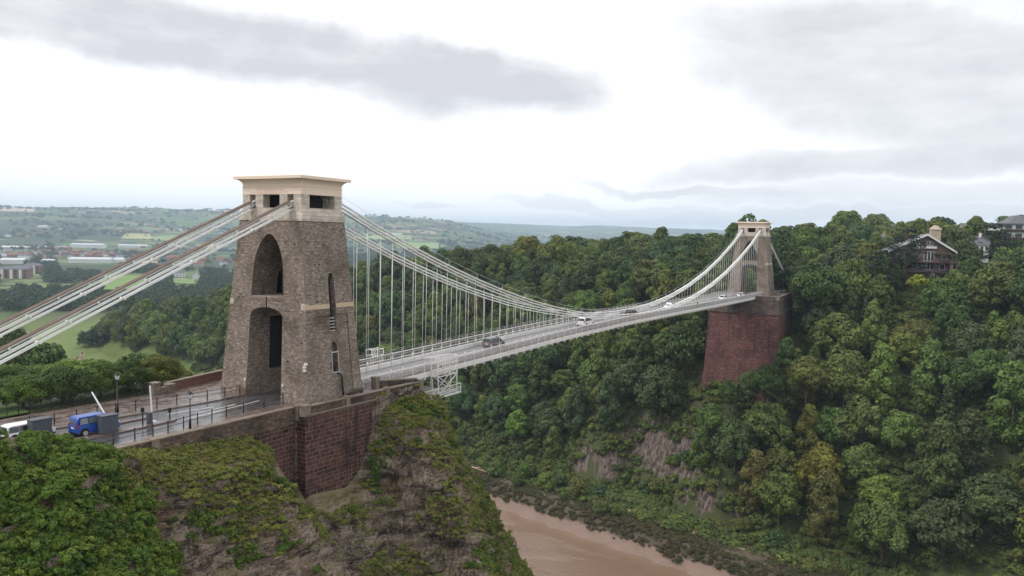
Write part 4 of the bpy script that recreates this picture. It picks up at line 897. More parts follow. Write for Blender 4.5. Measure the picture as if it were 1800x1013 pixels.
# ------------------------------------------------------------------ vehicles
def car(label, cat, loc, rz, paint, L=4.4, W=1.8, Hh=1.65, style='mpv', name='car'):
    t = thing(name, label, cat, loc, rz); w = W/2; zb = .28; belt = .58*Hh; rt = Hh
    # stations along the length, front at +x: (x, body top, roof or None)
    if style == 'van': st = [(-.5, .80, None), (-.485, .96, None)]; roof = [(-.48, .9), (-.44, 1.0), (.12, 1.0), (.20, .97), (.33, .62)]; hood = [(.36, .60), (.45, .54), (.5, .40)]
    elif style == 'pickup': st = []; roof = [(-.05, .6), (-.02, .98), (.14, 1.0), (.2, .97), (.3, .62)]; hood = [(.34, .60), (.46, .56), (.5, .42)]
    else: st = []; roof = [(-.485, .62), (-.43, .95), (-.35, 1.0), (.08, .99), (.16, .96), (.30, .62)]; hood = [(.33, .60), (.45, .54), (.5, .40)]
    b = MB(); prof = [(-.5, .30), (-.5, .52), (-.49, .60)]+[(x, .60) for x in (-.46, -.3, -.1, .1, .29)]+hood
    rs = []
    for i, (x, z) in enumerate(prof):
        ww = w*(.9 if abs(x) > .495 else .96 if abs(x) > .44 else 1.); zt = z*Hh; z0 = zb if abs(x) < .49 else zb+.1
        if x < -.49: zt = max(zt, .45*Hh)
        rs.append([(x*L, -ww, z0), (x*L, -ww*1.0, (z0+zt)/2), (x*L, -ww*.95, zt), (x*L, ww*.95, zt), (x*L, ww*1.0, (z0+zt)/2), (x*L, ww, z0)])
    rs = rs[1:]; b.rings(rs); body = b.build('body', paint, t); bv = body.modifiers.new('round', 'BEVEL'); bv.width = .05; bv.segments = 2; bv.limit_method = 'ANGLE'
    g = MB(); rs = [[(x*L, -w*(.93-.17*(z-.6)/.4), .58*Hh), (x*L, -w*(.93-.17*(z-.6)/.4), z*Hh), (x*L, w*(.93-.17*(z-.6)/.4), z*Hh), (x*L, w*(.93-.17*(z-.6)/.4), .58*Hh)] for x, z in roof]
    g.rings(rs); cab = g.build('cabin', paint, t); bv = cab.modifiers.new('round', 'BEVEL'); bv.width = .05; bv.segments = 2; bv.limit_method = 'ANGLE'
    # windows: side panes, windscreen, rear screen, a few mm proud
    xa, xb = roof[0][0], roof[-1][0]; y_at = lambda z: w*(.93-.17*(z-.6)/.4)+.012
    lo, hi = .635, .925
    def pane(xs, s): 
        q = MB(); (x0, x1, x2, x3) = xs; P = [(x0*L, s*y_at(lo), lo*Hh), (x1*L, s*y_at(lo), lo*Hh), (x2*L, s*y_at(hi), hi*Hh), (x3*L, s*y_at(hi), hi*Hh)]
        q.rings([P, [(p[0], p[1]-s*.03, p[2]) for p in P]]); q.build('side_window', M['glass_light'] if cat == 'van' and s < 0 and x0 < -.1 else M['glass'], t)
    if style == 'pickup': panes = [(0, .25, .17, .02)]
    else: panes = [(-.43, -.24, -.24, -.40), (-.22, -.02, -.02, -.22), (.0, .25, .155, .0)]
    for s in (-1, 1):
        for p in panes: pane(p, s)
    def screen(p0, p1, nm, out):
        (x0, z0), (x1, z1) = p0, p1; a0, a1 = w*(.93-.17*(z0-.6)/.4)-.12, w*(.93-.17*(z1-.6)/.4)-.12; q = MB()
        P = [(x0*L+out, -a0, z0*Hh), (x0*L+out, a0, z0*Hh), (x1*L+out, a1, z1*Hh), (x1*L+out, -a1, z1*Hh)]; q.rings([P, [(p[0]-out*1.5, p[1], p[2]) for p in P]]); q.build(nm, M['glass'], t)
    screen((.31, .63), (.185, .93), 'windscreen', .02)
    screen((-.488 if style != 'pickup' else -.06, .65), (-.452 if style != 'pickup' else -.035, .92), 'rear_window', -.025)
    if style == 'pickup':
        q = MB(); q.box(-.48*L, -.08*L, -w*.88, w*.88, .602*Hh, .61*Hh); q.build('load_bed', M['dark'], t)
    q = MB(); q.box(-.503*L, -.497*L, -.26, .26, .40*Hh, .48*Hh); q.build('number_plate', M['white'], t)
    for s in (-1, 1):
        q = MB(); q.box(-.503*L, -.47*L, min(s*w*.72, s*w*.93), max(s*w*.72, s*w*.93), .46*Hh, (.60 if style == 'pickup' else .72)*Hh*.9); q.build('tail_light', M['red_lamp'], t)
        q = MB(); q.box(.455*L, .497*L, min(s*w*.6, s*w*.9), max(s*w*.6, s*w*.9), .40*Hh, .47*Hh); q.build('headlight', M['clear_lamp'], t)
        q = MB(); q.box(.18*L, .225*L, min(s*(w*.98), s*(w+.16)), max(s*(w*.98), s*(w+.16)), .62*Hh, .70*Hh); q.build('wing_mirror', paint, t)
        for x in (-.33*L, .33*L):
            y = s*(w-.10); q = MB(); q.tube([(x, y-.11, .33), (x, y+.11, .33)], .34, 20); wl = q.build('wheel', M['tyre'], t)
            q = MB(); q.tube([(x, y+s*.09, .33), (x, y+s*.125, .33)], .21, 16); q.build('rim', M['rim'], wl)
            q = MB(); q.tube([(x, s*(w-.14), .36), (x, s*(w+.006), .36)], .41, 20); q.build('wheel_arch', M['dark'], t)
            wl.scale = (1, 1.12, 1); 
    q = MB(); q.box(-.49*L, .49*L, -w*.97, w*.97, .24, .34); q.build('sill', M['black'], t)
    return t
def decked(x): return dk(x)+.004
car('blue van-like car waiting at the toll barrier behind the grey cabinet', 'van', (-23.3, .78, .02), math.radians(-3), M['blue'], 3.95, 1.66, 1.76, 'van', 'van')
car('white car mostly hidden behind the grey cabinet at the left of the toll lanes', 'car', (-27.9, 3.4, .02), math.radians(-2), M['car_white'], 4.2, 1.75, 1.5, name='car')
car('grey off-road car driving away on the near half of the bridge', 'car', (44.5, .1, decked(44.5)), .012, M['car_grey'], 4.6, 1.9, 1.72)
car('white people carrier driving away near the middle of the bridge', 'car', (79.5, 0, decked(79.5)), 0, M['car_white'], 4.7, 1.9, 1.85)
car('white pickup truck on the bridge beyond the middle of the span', 'pickup', (131, .2, decked(131)), math.pi, M['car_white'], 5.2, 1.9, 1.8, 'pickup', 'pickup_truck')
car('small white car on the bridge close to the far tower', 'car', (179.5, .2, decked(179.5)), math.pi, M['car_white'], 4.1, 1.75, 1.5)
car('white saloon passing the far tower, farthest of the cars on the deck', 'car', (200.5, .1, decked(200.5)), math.pi, M['car_white'], 4.4, 1.75, 1.4)
car('white van on the road just beyond the far tower', 'van', (243, 1.5, .07), math.pi, M['car_white'], 4.9, 1.9, 2.1, 'van', 'van')
car('dark car on the bridge where the chains hang lowest', 'car', (106.5, 1.0, decked(106.5)), 0, M['black'], 4.3, 1.8, 1.45)

# ------------------------------------------------------------------ people
def person(label, loc, rz, top, legs, h=1.74, stride=.22):
    t = thing('person', label, 'person', loc, rz); k = h/1.74
    V = [(0, 0, .95), (0, 0, 1.18), (0, 0, 1.42), (.01, 0, 1.52), (.02, 0, 1.60), (.03, 0, 1.69), (0, .1, .9), (stride*.5, .1, .5), (stride, .1, .08), (stride+.14, .1, .04), (0, -.1, .9), (-stride*.3, -.1, .5), (-stride, -.1, .1), (-stride+.14, -.1, .04),
         (0, .19, 1.4), (-.06, .25, 1.13), (.08, .25, .9), (.12, .25, .82), (0, -.19, 1.4), (.02, -.25, 1.13), (.16, -.24, .92), (.2, -.24, .84)]
    E = [(0, 1), (1, 2), (2, 3), (3, 4), (4, 5), (0, 6), (6, 7), (7, 8), (8, 9), (0, 10), (10, 11), (11, 12), (12, 13), (2, 14), (14, 15), (15, 16), (16, 17), (2, 18), (18, 19), (19, 20), (20, 21)]
    Rr = [.15, .14, .16, .06, .075, .095, .09, .065, .045, .04, .09, .065, .045, .04, .06, .045, .035, .03, .06, .045, .035, .03]
    me = bpy.data.meshes.new('body'); me.from_pydata([tuple(c*k for c in v) for v in V], E, []); o = link('body', me); sk = o.modifiers.new('skin', 'SKIN')
    for i, r in enumerate(Rr): me.skin_vertices[0].data[i].radius = (r*k, r*k)
    me.skin_vertices[0].data[0].use_root = True; ss = o.modifiers.new('sub', 'SUBSURF'); ss.levels = 1; ss.render_levels = 1
    bpy.context.view_layer.update(); m2 = bpy.data.meshes.new_from_object(o.evaluated_get(bpy.context.evaluated_depsgraph_get())); o.modifiers.clear(); o.data = m2; m2.name = 'body'
    m2.materials.clear(); [m2.materials.append(M[q]) for q in (top, legs, 'skin')]
    for p in m2.polygons: z = p.center.z/k; p.material_index = 2 if z > 1.5 or (abs(p.center.y) > .2*k and z < .9) else (1 if z < .92 else 0)
    o.parent = t; b = MB(); b.tube([(.0, 0, 1.66*k), (-.01, 0, 1.72*k), (0, 0, 1.795*k)], [.098*k, .108*k, .05*k], 10); b.build('hair', M['dark'], t); return t
M['skin'] = plain('skin', (.45, .28, .21), .6, .05); M['coat'] = plain('dark_coat', (.03, .032, .045), .8); M['jeans'] = plain('blue_jeans', (.05, .07, .12), .8); M['beige'] = plain('pale_jacket', (.45, .40, .34), .8)
person('person in a dark coat walking on the far footway near the white people carrier', (82, 3.9, dk(82)+.06), .1, 'coat', 'jeans')
person('person in dark clothes walking on the near footway in the far third of the bridge', (141, -3.9, dk(141)+.06), 3.1, 'coat', 'coat')
person('person in a dark coat standing on the footway between the small white cars', (186, -3.7, dk(186)+.06), 2.9, 'coat', 'jeans')
person('person in dark clothes on the terrace beside the base of the far tower', (221, -8.6, .3), 1.2, 'coat', 'coat')
person('person in a pale jacket on the terrace beside the base of the far tower', (222.8, -9.3, .3), 2.2, 'beige', 'jeans')

# ------------------------------------------------------------------ toll road furniture
def railing(name, label, posts, h, z0=.12, n_r=(1., .55)):
    t = thing(name, label, 'railing', (posts[0][0], posts[0][1], z0)); o = posts[0]
    for x, y in posts:
        b = MB(); b.tube([(x-o[0], y-o[1], -.05), (x-o[0], y-o[1], h+.06)], .055, 8); b.tube([(x-o[0], y-o[1], h+.04), (x-o[0], y-o[1], h+.14)], [.07, .03], 8); b.build('post', M['black'], t)
    for f in n_r:
        b = MB(); b.tube([(x-o[0], y-o[1], h*f) for x, y in posts], .028, 6); b.build('rail', M['black'], t)
    return t
railing('road_railing', 'black post and rail barrier between the toll road and the near pavement', [(-60, -5.2), (-27.6, -5.2), (-25.3, -5.25), (-23.1, -4.95), (-21.4, -5.05), (-19.8, -4.95), (-17.9, -4.6), (-16.2, -4.4), (-14.4, -4.2), (-12.6, -4.1), (-10.4, -4.02), (-7.6, -3.92), (-4.9, -3.85)], 1.0)
railing('road_railing', 'black post and rail barrier along the far pavement of the toll road', [(-60, 7.4), (-26, 6.6), (-24, 6.1), (-22, 5.9), (-20, 5.8), (-18.2, 5.6), (-16.2, 5.3), (-14.2, 4.7), (-12, 4.5), (-8.6, 3.9), (-6.5, 3.6), (-4.6, 3.4)], 1.0)
t = thing('iron_fence', 'tall black iron fence with upright bars in front of the lawn and trees', 'fence', (-62, 12.9, 0))
fp = [(-62, 12.9), (-48, 12.9), (-36, 12.8), (-25, 12.5), (-17, 11.7), (-10.6, 10.9)]; bb = MB(); rl = MB()
for (xa, ya), (xb, yb) in zip(fp, fp[1:]):
    n = int(math.hypot(xb-xa, yb-ya)/.16)
    for k in range(n): f = k/n; x, y = xa+(xb-xa)*f+62, ya+(yb-ya)*f-12.9; bb.beam((x, y, .1), (x, y, 1.62), .022, .022)
    for z in (.25, 1.45): rl.beam((xa+62, ya-12.9, z), (xb+62, yb-12.9, z), .05, .05)
    for k in range(0, 8):
        f = k/8; x, y = xa+(xb-xa)*f+62, ya+(yb-ya)*f-12.9
        b = MB(); b.beam((x, y, 0), (x, y, 1.72), .06, .06); b.build('fence_post', M['black'], t)
bb.build('bars', M['black'], t); rl.build('rails', M['black'], t)
def street_lamp(label, x, y, h, z0=.12):
    t = thing('street_lamp', label, 'street lamp', (x, y, z0), 0, 'lamp posts on the toll road'); b = MB()
    b.tube([(0, 0, 0), (0, 0, .9), (0, 0, .92), (0, 0, h-.5)], [.13, .11, .07, .05], 10); b.build('post', M['black'], t)
    b = MB(); b.rings([rect(.11, .11, h-.5), rect(.2, .2, h-.08)]); b.build('lantern', M['clear_lamp'], t)
    b = MB(); b.rings([rect(.25, .25, h-.08), rect(.08, .08, h+.12), rect(.03, .03, h+.2)]); b.box(-.14, .14, -.14, .14, h-.56, h-.5)
    for s in (-1, 1):
        for q in (-1, 1): b.beam((s*.115, q*.115, h-.5), (s*.205, q*.205, h-.08), .03, .03)
    b.build('lantern_frame', M['black'], t); return t
street_lamp('black lamp post with glass lantern on the far pavement against the trees', -17.75, 5.95, 3.9)
street_lamp('black lamp post with glass lantern beside the near railing of the toll road', -17.6, -5.15, 3.35)
def cabinet(label, x, y, w_, d_, h, rz=0., louv=True):
    t = thing('toll_cabinet', label, 'cabinet', (x, y, .14), rz); b = MB(); b.box(-w_/2, w_/2, -d_/2, d_/2, 0, h); b.build('casing', M['grey_cab'], t).modifiers.new('b', 'BEVEL').width = .03
    b = MB(); b.box(-w_/2-.06, w_/2+.06, -d_/2-.06, d_/2+.06, h, h+.07); b.build('lid', M['grey_cab'], t)
    b = MB(); b.box(-w_/2+.06, -.02, -d_/2-.012, -d_/2, .1, h-.1); b.box(.02, w_/2-.06, -d_/2-.012, -d_/2, .1, h-.1); b.build('door', M['grey_cab'], t); return t
cabinet('big slate grey cabinet standing in front of the blue van', -22.95, -.72, 1.5, .85, 1.62, -.05)
cabinet('grey cabinet in front of the white car, half sunk behind the bushes', -27.4, 2.25, 1.7, .9, 1.7)
def barrier(label, x, y, dir_, ang, L=3.1):
    t = thing('toll_barrier', label, 'barrier', (x, y, .14)); b = MB(); b.box(-.2, .2, -.2, .2, 0, 1.05); b.box(-.23, .23, -.23, .23, 1.05, 1.1); b.build('housing', M['grey_cab'], t)
    c, s = math.cos(ang), math.sin(ang); b = MB(); b.beam((.26, -dir_*.3*c, .92-.3*s), (.26, dir_*L*c, .92+L*s), .07, .12, up=(1, 0, 0)); b.build('barrier_arm', M['car_white'], t); return t
barrier('toll barrier with its white arm raised at a slant above the blue van', -21.6, 2.25, 1, math.radians(42), 2.9)
barrier('toll barrier with its white arm raised upright on the near traffic island', -18.75, -.7, 1, math.radians(84), 2.7)
def post(label, x, y, h):
    t = thing('island_post', label, 'post', (x, y, .14)); b = MB(); b.tube([(0, 0, 0), (0, 0, h)], .06, 8); b.build('shaft', M['black'], t); b = MB(); b.box(-.13, .1, -.12, .12, h-.42, h+.02); b.build('reader_box', M['black'], t)
post('tall black post with a card reader box beside the upright barrier', -19.5, -.75, 1.7); post('short black post at the tip of the near traffic island', -16.6, -.75, 1.15)
t = thing('bench', 'dark bench between the near tower and its parapet wall', 'bench', (2.6, -7.45, .12)); b = MB(); b.box(-1.2, 1.2, -.18, .18, .42, .48); b.build('seat', M['wood'], t)
b = MB(); b.beam((-1.2, -.2, .62), (1.2, -.2, .62), .05, .1); b.beam((-1.2, -.2, .8), (1.2, -.2, .8), .05, .1); b.build('backrest', M['wood'], t)
for x in (-1.1, 1.05): b = MB(); b.box(x, x+.07, -.2, .17, 0, .42); b.build('leg', M['black'], t)

# ------------------------------------------------------------------ maintenance gantry slung under the deck
G0 = 21.7; gz_ = dk(G0)
t = thing('maintenance_gantry', 'white tubular inspection cradle slung under the near end of the bridge deck', 'gantry', (G0, 0, gz_))
def bar(b, p, q, w_=.09): b.beam(p, q, w_, w_)
b = MB(); [bar(b, (-4.4, y, -3.02), (3.6, y, -3.02), .06) for y in np.arange(-6.4, 6.4, .45)]; [bar(b, (x, -6.6, -3.1), (x, 6.4, -3.1), .2) for x in (-4.3, -.4, 3.5)]; [bar(b, (-4.4, y, -3.1), (3.6, y, -3.1), .16) for y in (-6.6, 6.4)]; b.build('platform', M['white'], t)
b = MB()
for z in (-2.45, -1.85):
    for p, q in (((-4.4, -6.6), (3.6, -6.6)), ((3.6, -6.6), (3.6, 6.4)), ((-4.4, 6.4), (3.6, 6.4)), ((-4.4, -6.6), (-4.4, 6.4))): bar(b, (*p, z), (*q, z), .07)
for x, y in [(-4.4, -6.6), (-1.8, -6.6), (.9, -6.6), (3.6, -6.6), (3.6, -3.3), (3.6, 0), (3.6, 3.3), (3.6, 6.4), (-4.4, -3.3), (-4.4, 0), (-4.4, 3.3), (-4.4, 6.4), (0, 6.4)]: bar(b, (x, y, -3), (x, y, -1.85), .08)
for z in (-2.7,): bar(b, (-4.4, -6.6, z), (3.6, -6.6, z), .05)
b.build('guard_rail', M['white'], t)
for s in (-1, 1):
    b = MB(); y0, y1 = s*5.25, s*6.3; X0, X1 = (-1.2, 3.0) if s < 0 else (-1.1, .9)
    for x in (X0, X1):
        for y in (y0, y1): bar(b, (x, y, -3), (x-(.5 if x < 0 else 0), y, 2.3), .11)
        bar(b, (x, y0, -.4), (x, y1, -.4)); bar(b, (x, y0, 2.2), (x, y1, 2.2))
    for y in (y0, y1):
        for z in (-.35, .5, 1.35, 2.2): bar(b, (X0-.3, y, z), (X1, y, z), .1)
        bar(b, (X0, y, -2.9), (X1, y, -.4), .09); bar(b, (X0, y, -.4), (X1, y, -2.9), .09)
        for x in (.1, 1.1, 2.1)[:3 if s < 0 else 1]: bar(b, (x, y, -.35), (x, y, 2.2), .07)
    b.build('side_tower', M['white'], t)
    b = MB()
    for k in range(9): z = -2.8+.6*k; bar(b, (X0-.1, s*4.95, z), (X0-.1, s*5.35, z), .04)
    bar(b, (X0-.1, s*4.95, -2.9), (X0-.1, s*4.95, 2.3), .05); b.build('ladder', M['white'], t)
    if s > 0: continue
    b = MB(); bar(b, (X0, s*5.3, 2.3), (X0+.2, s*3.6, 1.9), .12); bar(b, (X1, s*5.3, 2.3), (X1-.2, s*3.6, 1.9), .12); bar(b, (X0+.2, s*3.6, 1.9), (X1-.2, s*3.6, 1.9), .12); b.build('trolley_frame', M['white'], t)

# ------------------------------------------------------------------ houses
def house(name, label, cat, loc, rz, L, W, Hh, wallm, roofm, rh=2.5, chim=1, storeys=2, nw=4, group=None, hip=False, chm=None, pots=True, windows=True):
    t = thing(name, label, cat, loc, rz, group); b = MB(); b.box(-L/2, L/2, -W/2, W/2, -3, Hh)
    if rh and not hip:
        for s in (-1, 1): b.add([(s*L/2, -W/2, Hh), (s*L/2, W/2, Hh), (s*L/2, 0, Hh+rh)], [(0, 1, 2) if s > 0 else (2, 1, 0)])
    b.build('wall', wallm, t); b = MB(); ov = .35
    if not rh: b.box(-L/2-.2, L/2+.2, -W/2-.2, W/2+.2, Hh, Hh+.35)
    elif hip: b.rings([rect(L/2+ov, W/2+ov, Hh), rect(L/2+ov, W/2+ov, Hh+.12), rect(max(.3, L/2-W/2), .1, Hh+rh)])
    else:
        for s in (-1, 1):
            k = rh/(W/2); b.rings([[(-L/2-ov, s*(W/2+ov), Hh-k*ov), (-L/2-ov, 0, Hh+rh), (-L/2-ov, 0, Hh+rh+.18), (-L/2-ov, s*(W/2+ov), Hh-k*ov+.18)], [(L/2+ov, s*(W/2+ov), Hh-k*ov), (L/2+ov, 0, Hh+rh), (L/2+ov, 0, Hh+rh+.18), (L/2+ov, s*(W/2+ov), Hh-k*ov+.18)]])
    rf = b.build('roof', roofm, t)
    for c in range(chim):
        x = -L/2+.6+(L-1.2)*(c/(max(1, chim-1)) if chim > 1 else .5); b = MB(); b.box(x-.45, x+.45, -.4, .4, Hh+.2, Hh+rh+1.3); b.build('chimney', chm or wallm, rf)
        if pots: b = MB(); [b.tube([(x+dx, 0, Hh+rh+1.3), (x+dx, 0, Hh+rh+1.75)], .12, 6) for dx in (-.28, 0, .28)]; b.build('chimney_pot', M['tile'], rf)
    if windows:
        sh = Hh/storeys
        for st in range(storeys):
            for s in (-1, 1):
                for k in range(nw):
                    x = -L/2+L*(k+.5)/nw; z = sh*st+sh*.35; b = MB(); b.box(x-.55, x+.55, min(s*W/2, s*(W/2+.04)), max(s*W/2, s*(W/2+.04)), z, z+sh*.45); f = b.build('window', M['white_wall'], t)
                    b = MB(); b.box(x-.46, x+.46, min(s*W/2, s*(W/2+.05)), max(s*W/2, s*(W/2+.05)), z+.08, z+sh*.45-.08); b.build('pane', M['glass'], f)
                if st == 0 or True:
                    for y in (-W*.22, W*.22): b = MB(); b.box(min(s*L/2, s*(L/2+.04)), max(s*L/2, s*(L/2+.04)), y-.5, y+.5, sh*st+sh*.35, sh*st+sh*.8); b.build('window', M['glass'], t)
    return t
FACE = math.atan2(AF[0], -AF[1])                        # long front turned to the photographer's side
# timber and brick chalet on the right rim
hp = at(1620, 476, 292); zg = hp[2]
t = thing('chalet', 'large brick and timber house with white gable board and balconies on the right rim', 'house', (hp[0], hp[1], zg), YAW-math.pi/2-.25)
b = MB(); b.rings([[(-10, 0, -8), (9, 0, -8), (9, 12, -8), (-10, 12, -8)], [(-10, 0, 8.2), (9, 0, 8.2), (9, 12, 8.2), (-10, 12, 8.2)]]); b.rings([[(-10, 0, 8.2), (9, 0, 8.2), (1, 0, 13.)], [(-10, 12, 8.2), (9, 12, 8.2), (1, 12, 13.)]]); b.build('wall', M['brick_old'], t)
b = MB()
for xa, xb, za, zb in ((-12, 1, 6.9, 13.3), (1, 11.2, 13.3, 6.9)): b.rings([[(xa, -1.5, za), (xb, -1.5, zb), (xb, -1.5, zb+.3), (xa, -1.5, za+.3)], [(xa, 13, za), (xb, 13, zb), (xb, 13, zb+.3), (xa, 13, za+.3)]])
rf = b.build('roof', M['slate'], t); b = MB()
for xa, xb, za, zb in ((-12, 1, 6.6, 13.), (1, 11.2, 13., 6.6)): b.rings([[(xa, -1.75, za), (xb, -1.75, zb), (xb, -1.75, zb+.75), (xa, -1.75, za+.75)], [(xa, -1.52, za), (xb, -1.52, zb), (xb, -1.52, zb+.75), (xa, -1.52, za+.75)]])
b.build('gable_board', M['white_wall'], rf); b = MB(); b.box(3.5, 6.8, 4, 7, 10, 15.4); b.rings([[(3.2, 3.7, 15.4), (7.1, 3.7, 15.4), (7.1, 7.3, 15.4), (3.2, 7.3, 15.4)], [(4.6, 5.3, 17), (5.6, 5.3, 17), (5.6, 5.7, 17), (4.6, 5.7, 17)]]); b.build('chimney', M['stone_wall'], rf)
for z, xa, xb, m_ in ((3.2, -12, 13, 'wood'), (-.2, -12, 9, 'slate'), (6.4, 4, 11, 'wood')):
    b = MB(); b.box(xa, xb, -2.6, 0, z-.25, z); b.beam((xa, -2.6, z+1.), (xb, -2.6, z+1.), .1, .12); [b.beam((xa+.8*k, -2.6, z), (xa+.8*k, -2.6, z+1.), .06, .06) for k in range(int((xb-xa)/.8)+1)]; b.build('balcony', M[m_], t)
b = MB(); b.box(-3.5, 4.5, -.9, 0, 8.3, 9.1); b.build('gable_band', M['white_wall'], t)
for x, z, w_, h_ in ((-8, .6, 1.6, 2.2), (-3.2, .6, 2.4, 2.2), (2.2, .3, 3.4, 2.8), (6.8, .4, 1.8, 2.3), (-8, 3.8, 1.6, 2.2), (-3.2, 3.8, 2.4, 2.2), (2.2, 3.6, 3.4, 3.6), (7.2, 4.4, 1.6, 1.6), (-1.2, 9.4, 2.2, 1.4), (2.3, 9.4, 2.2, 1.6)):
    b = MB(); b.box(x-w_/2, x+w_/2, -.08, 0, z, z+h_); f = b.build('window', M['white_wall'], t); b = MB(); n = max(1, int(w_/1.1))
    for k in range(n): c = x-w_/2+w_*(k+.5)/n; b.box(c-w_/n/2+.12, c+w_/n/2-.12, -.1, -.06, z+.15, z+h_-.15)
    b.build('pane', M['glass'], f)
for i, x in enumerate((9.4, 11.4)): b = MB(); b.box(x-.5, x+.5, -2.4, -1.4, -6, 4.2); b.build('pillar', M['brick_old'], t)
b = MB()
for k in range(13): b.beam((-12+1.6*k, -3.6, -7), (-12+1.6*k, -3.6, -.4), .22, .22)
b.beam((-12, -3.6, -.5), (8, -3.6, -.5), .3, .3); b.box(-12.5, -6, -4, -1, -.4, .3); b.build('terrace_frame', M['wood'], t)
hp = at(1800, 408, 330)
t = thing('apartment_house', 'white house with dark bands and slate roof at the right edge of the skyline', 'house', (hp[0], hp[1], hp[2]-9), YAW-math.pi/2-.15)
b = MB(); b.box(-9, 12, 0, 12, -6, 12); b.build('wall', M['white_wall'], t); b = MB(); b.box(-9.8, 12.8, -.8, 12.8, 12, 12.5); b.rings([[(-6, 0, 12.5), (12, 0, 12.5), (12, 12, 12.5), (-6, 12, 12.5)], [(-2, 4, 16), (9, 4, 16), (9, 8, 16), (-2, 8, 16)]]); b.build('roof', M['slate'], t)
for z in (3.0, 6.6, 10.2):
    b = MB(); b.box(-9.4, 12.4, -.9, 0, z-1.2, z-.15); b.build('balcony', M['wood'], t)
    for x in (-6, -2, 2, 6, 10): b = MB(); b.box(x-1.3, x+1.3, -.05, 0, z, z+1.7); b.build('window', M['glass'], t)
p_ = at(1721, 446, 300); house('gabled_house', 'small white gabled house left of the dark cedar on the right skyline', 'house', (p_[0], p_[1], p_[2]-3), YAW-math.pi/2-.5, 6, 5, 6.5, M['white_wall'], M['slate'], 3, 1)
p_ = at(1534, 414, 420); house('stone_house', 'long buff stone house with chimneys on the skyline right of the far tower', 'house', (p_[0], p_[1], p_[2]-10.5), YAW-math.pi/2, 13, 8, 8.5, M['stone_wall'], M['slate'], 2.4, 3)
p_ = at(1705, 398, 430); house('stone_house', 'pale stone house with a slate pediment near the top right skyline', 'house', (p_[0], p_[1], p_[2]-10.5), YAW-math.pi/2, 10, 8, 9, M['stone_wall'], M['slate'], 3, 1)

p_ = (262, 3.5, .05); house('toll_house', 'small flat-roofed brick toll house on the road behind the far tower', 'house', p_, 0, 9, 7, 4.6, M['brick'], M['coping'], 0, 0, 1, 3)
# terrace with chimneys below the lawn
p_ = at(135, 632, 150)
for i, (px, py, dep, lab) in enumerate(((140, 642, 150, 'terrace house with a tall cream chimney and orange pots, nearest the chain'), (165, 660, 146, 'second terrace house down the slope, with a cream chimney'), (215, 668, 165, 'whitish terraced house half hidden by trees right of the cream chimneys'))):
    q = at(px, py, dep); house('terrace_house', lab, 'house', (q[0], q[1], q[2]-9.3), .9, 7.5, 8, 7., M['stone_wall'] if i < 2 else M['white_wall'], M['slate'], 2.6, 2 if i < 2 else 1, 2, 3, 'terraced houses on the slope below the lawn', chm=M['cream_dirty'])

# the vale: sheds, flats and houses standing far off
def vale(px, py): p = hit(px, py, 300); return p
def shed(px, py, wpx, dep_m, h, label, mat='metal_roof', wl='white_wall', rz=0.):
    p = vale(px, py); d = (p-np.array(CAM))@AF; L = .78*wpx*d/FPX
    t = thing('warehouse', label, 'warehouse', p, YAW-math.pi/2+.35*(900-px)/900+rz, 'pale industrial sheds in the vale'); b = MB(); b.box(-L/2, L/2, 0, dep_m, -6, h); b.build('wall', M[wl], t)
    b = MB(); b.rings([[(-L/2-.5, -1, h), (-L/2-.5, dep_m/2, h+4), (-L/2-.5, dep_m+1, h)], [(L/2+.5, -1, h), (L/2+.5, dep_m/2, h+4), (L/2+.5, dep_m+1, h)]]); b.build('roof', M[mat], t)
for a_ in ((157, 463, 85, 60, 9, 'long white shed in the middle of the vale, largest on the left of the chains'), (20, 464, 48, 50, 8, 'pale shed at the left edge of the photo above the flats'), (82, 466, 24, 40, 8, 'short white shed between the flats and the long white shed'), (152, 436, 66, 70, 12, 'wide white arched shed at the foot of the hills'), (25, 440, 52, 50, 10, 'pale roofed shed at the far left under the hills'), (90, 440, 55, 50, 9, 'low pale shed right of the far left shed under the hills'), (232, 436, 60, 50, 9, 'lavender roofed shed right of the wide arched shed'),
           (300, 437, 50, 40, 9, 'grey roofed shed between the two chains under the hills'), (205, 462, 26, 30, 7, 'small white shed just left of the upper chain'), (320, 407, 22, 60, 9, 'small pale shed high on the vale near the tower'), (75, 401, 22, 60, 9, 'small pale shed below the distant hill crest, on the left'), (690, 414, 40, 50, 8, 'low pale shed right of the near tower in the vale')): shed(*a_)
def flats(px, py, label, n=5):
    p = vale(px, py); t = thing('apartment_block', label, 'flats', p, YAW-math.pi/2+.25, 'brick and white blocks of flats'); L = n*13; b = MB(); b.box(-L/2, L/2, 0, 14, -4, 15); b.build('wall', M['brick'], t); b = MB(); b.rings([[(-L/2-1, -1, 15), (L/2+1, -1, 15), (L/2+1, 15, 15), (-L/2-1, 15, 15)], [(-L/2+3, 6, 18.5), (L/2-3, 6, 18.5), (L/2-3, 8, 18.5), (-L/2+3, 8, 18.5)]]); b.build('roof', M['slate'], t)
    for k in range(n):
        x = -L/2+13*k+3; b = MB(); b.box(x-2, x+2, -1.2, -.01, 0, 14.6); b.build('white_bay', M['white_wall'], t)
        for z in (2, 6, 10): b = MB(); b.box(x+4.4, x+7.6, -.2, -.01, z, z+2.2); b.build('window', M['glass'], t)
flats(16, 490, 'leftmost brick block of flats with white bays at the left edge of the photo', 4); flats(38, 487, 'middle brick block of flats with white bays left of the chains', 2); flats(56, 482, 'rightmost brick block of flats with white bays left of the chains', 2)
p_ = vale(312, 487); house('farmhouse', 'white farmhouse at the edge of the green field between the chains and the tower', 'house', p_, YAW-math.pi/2+.3, 26, 10, 8, M['white_wall'], M['slate'], 4, 2, 2, 5)
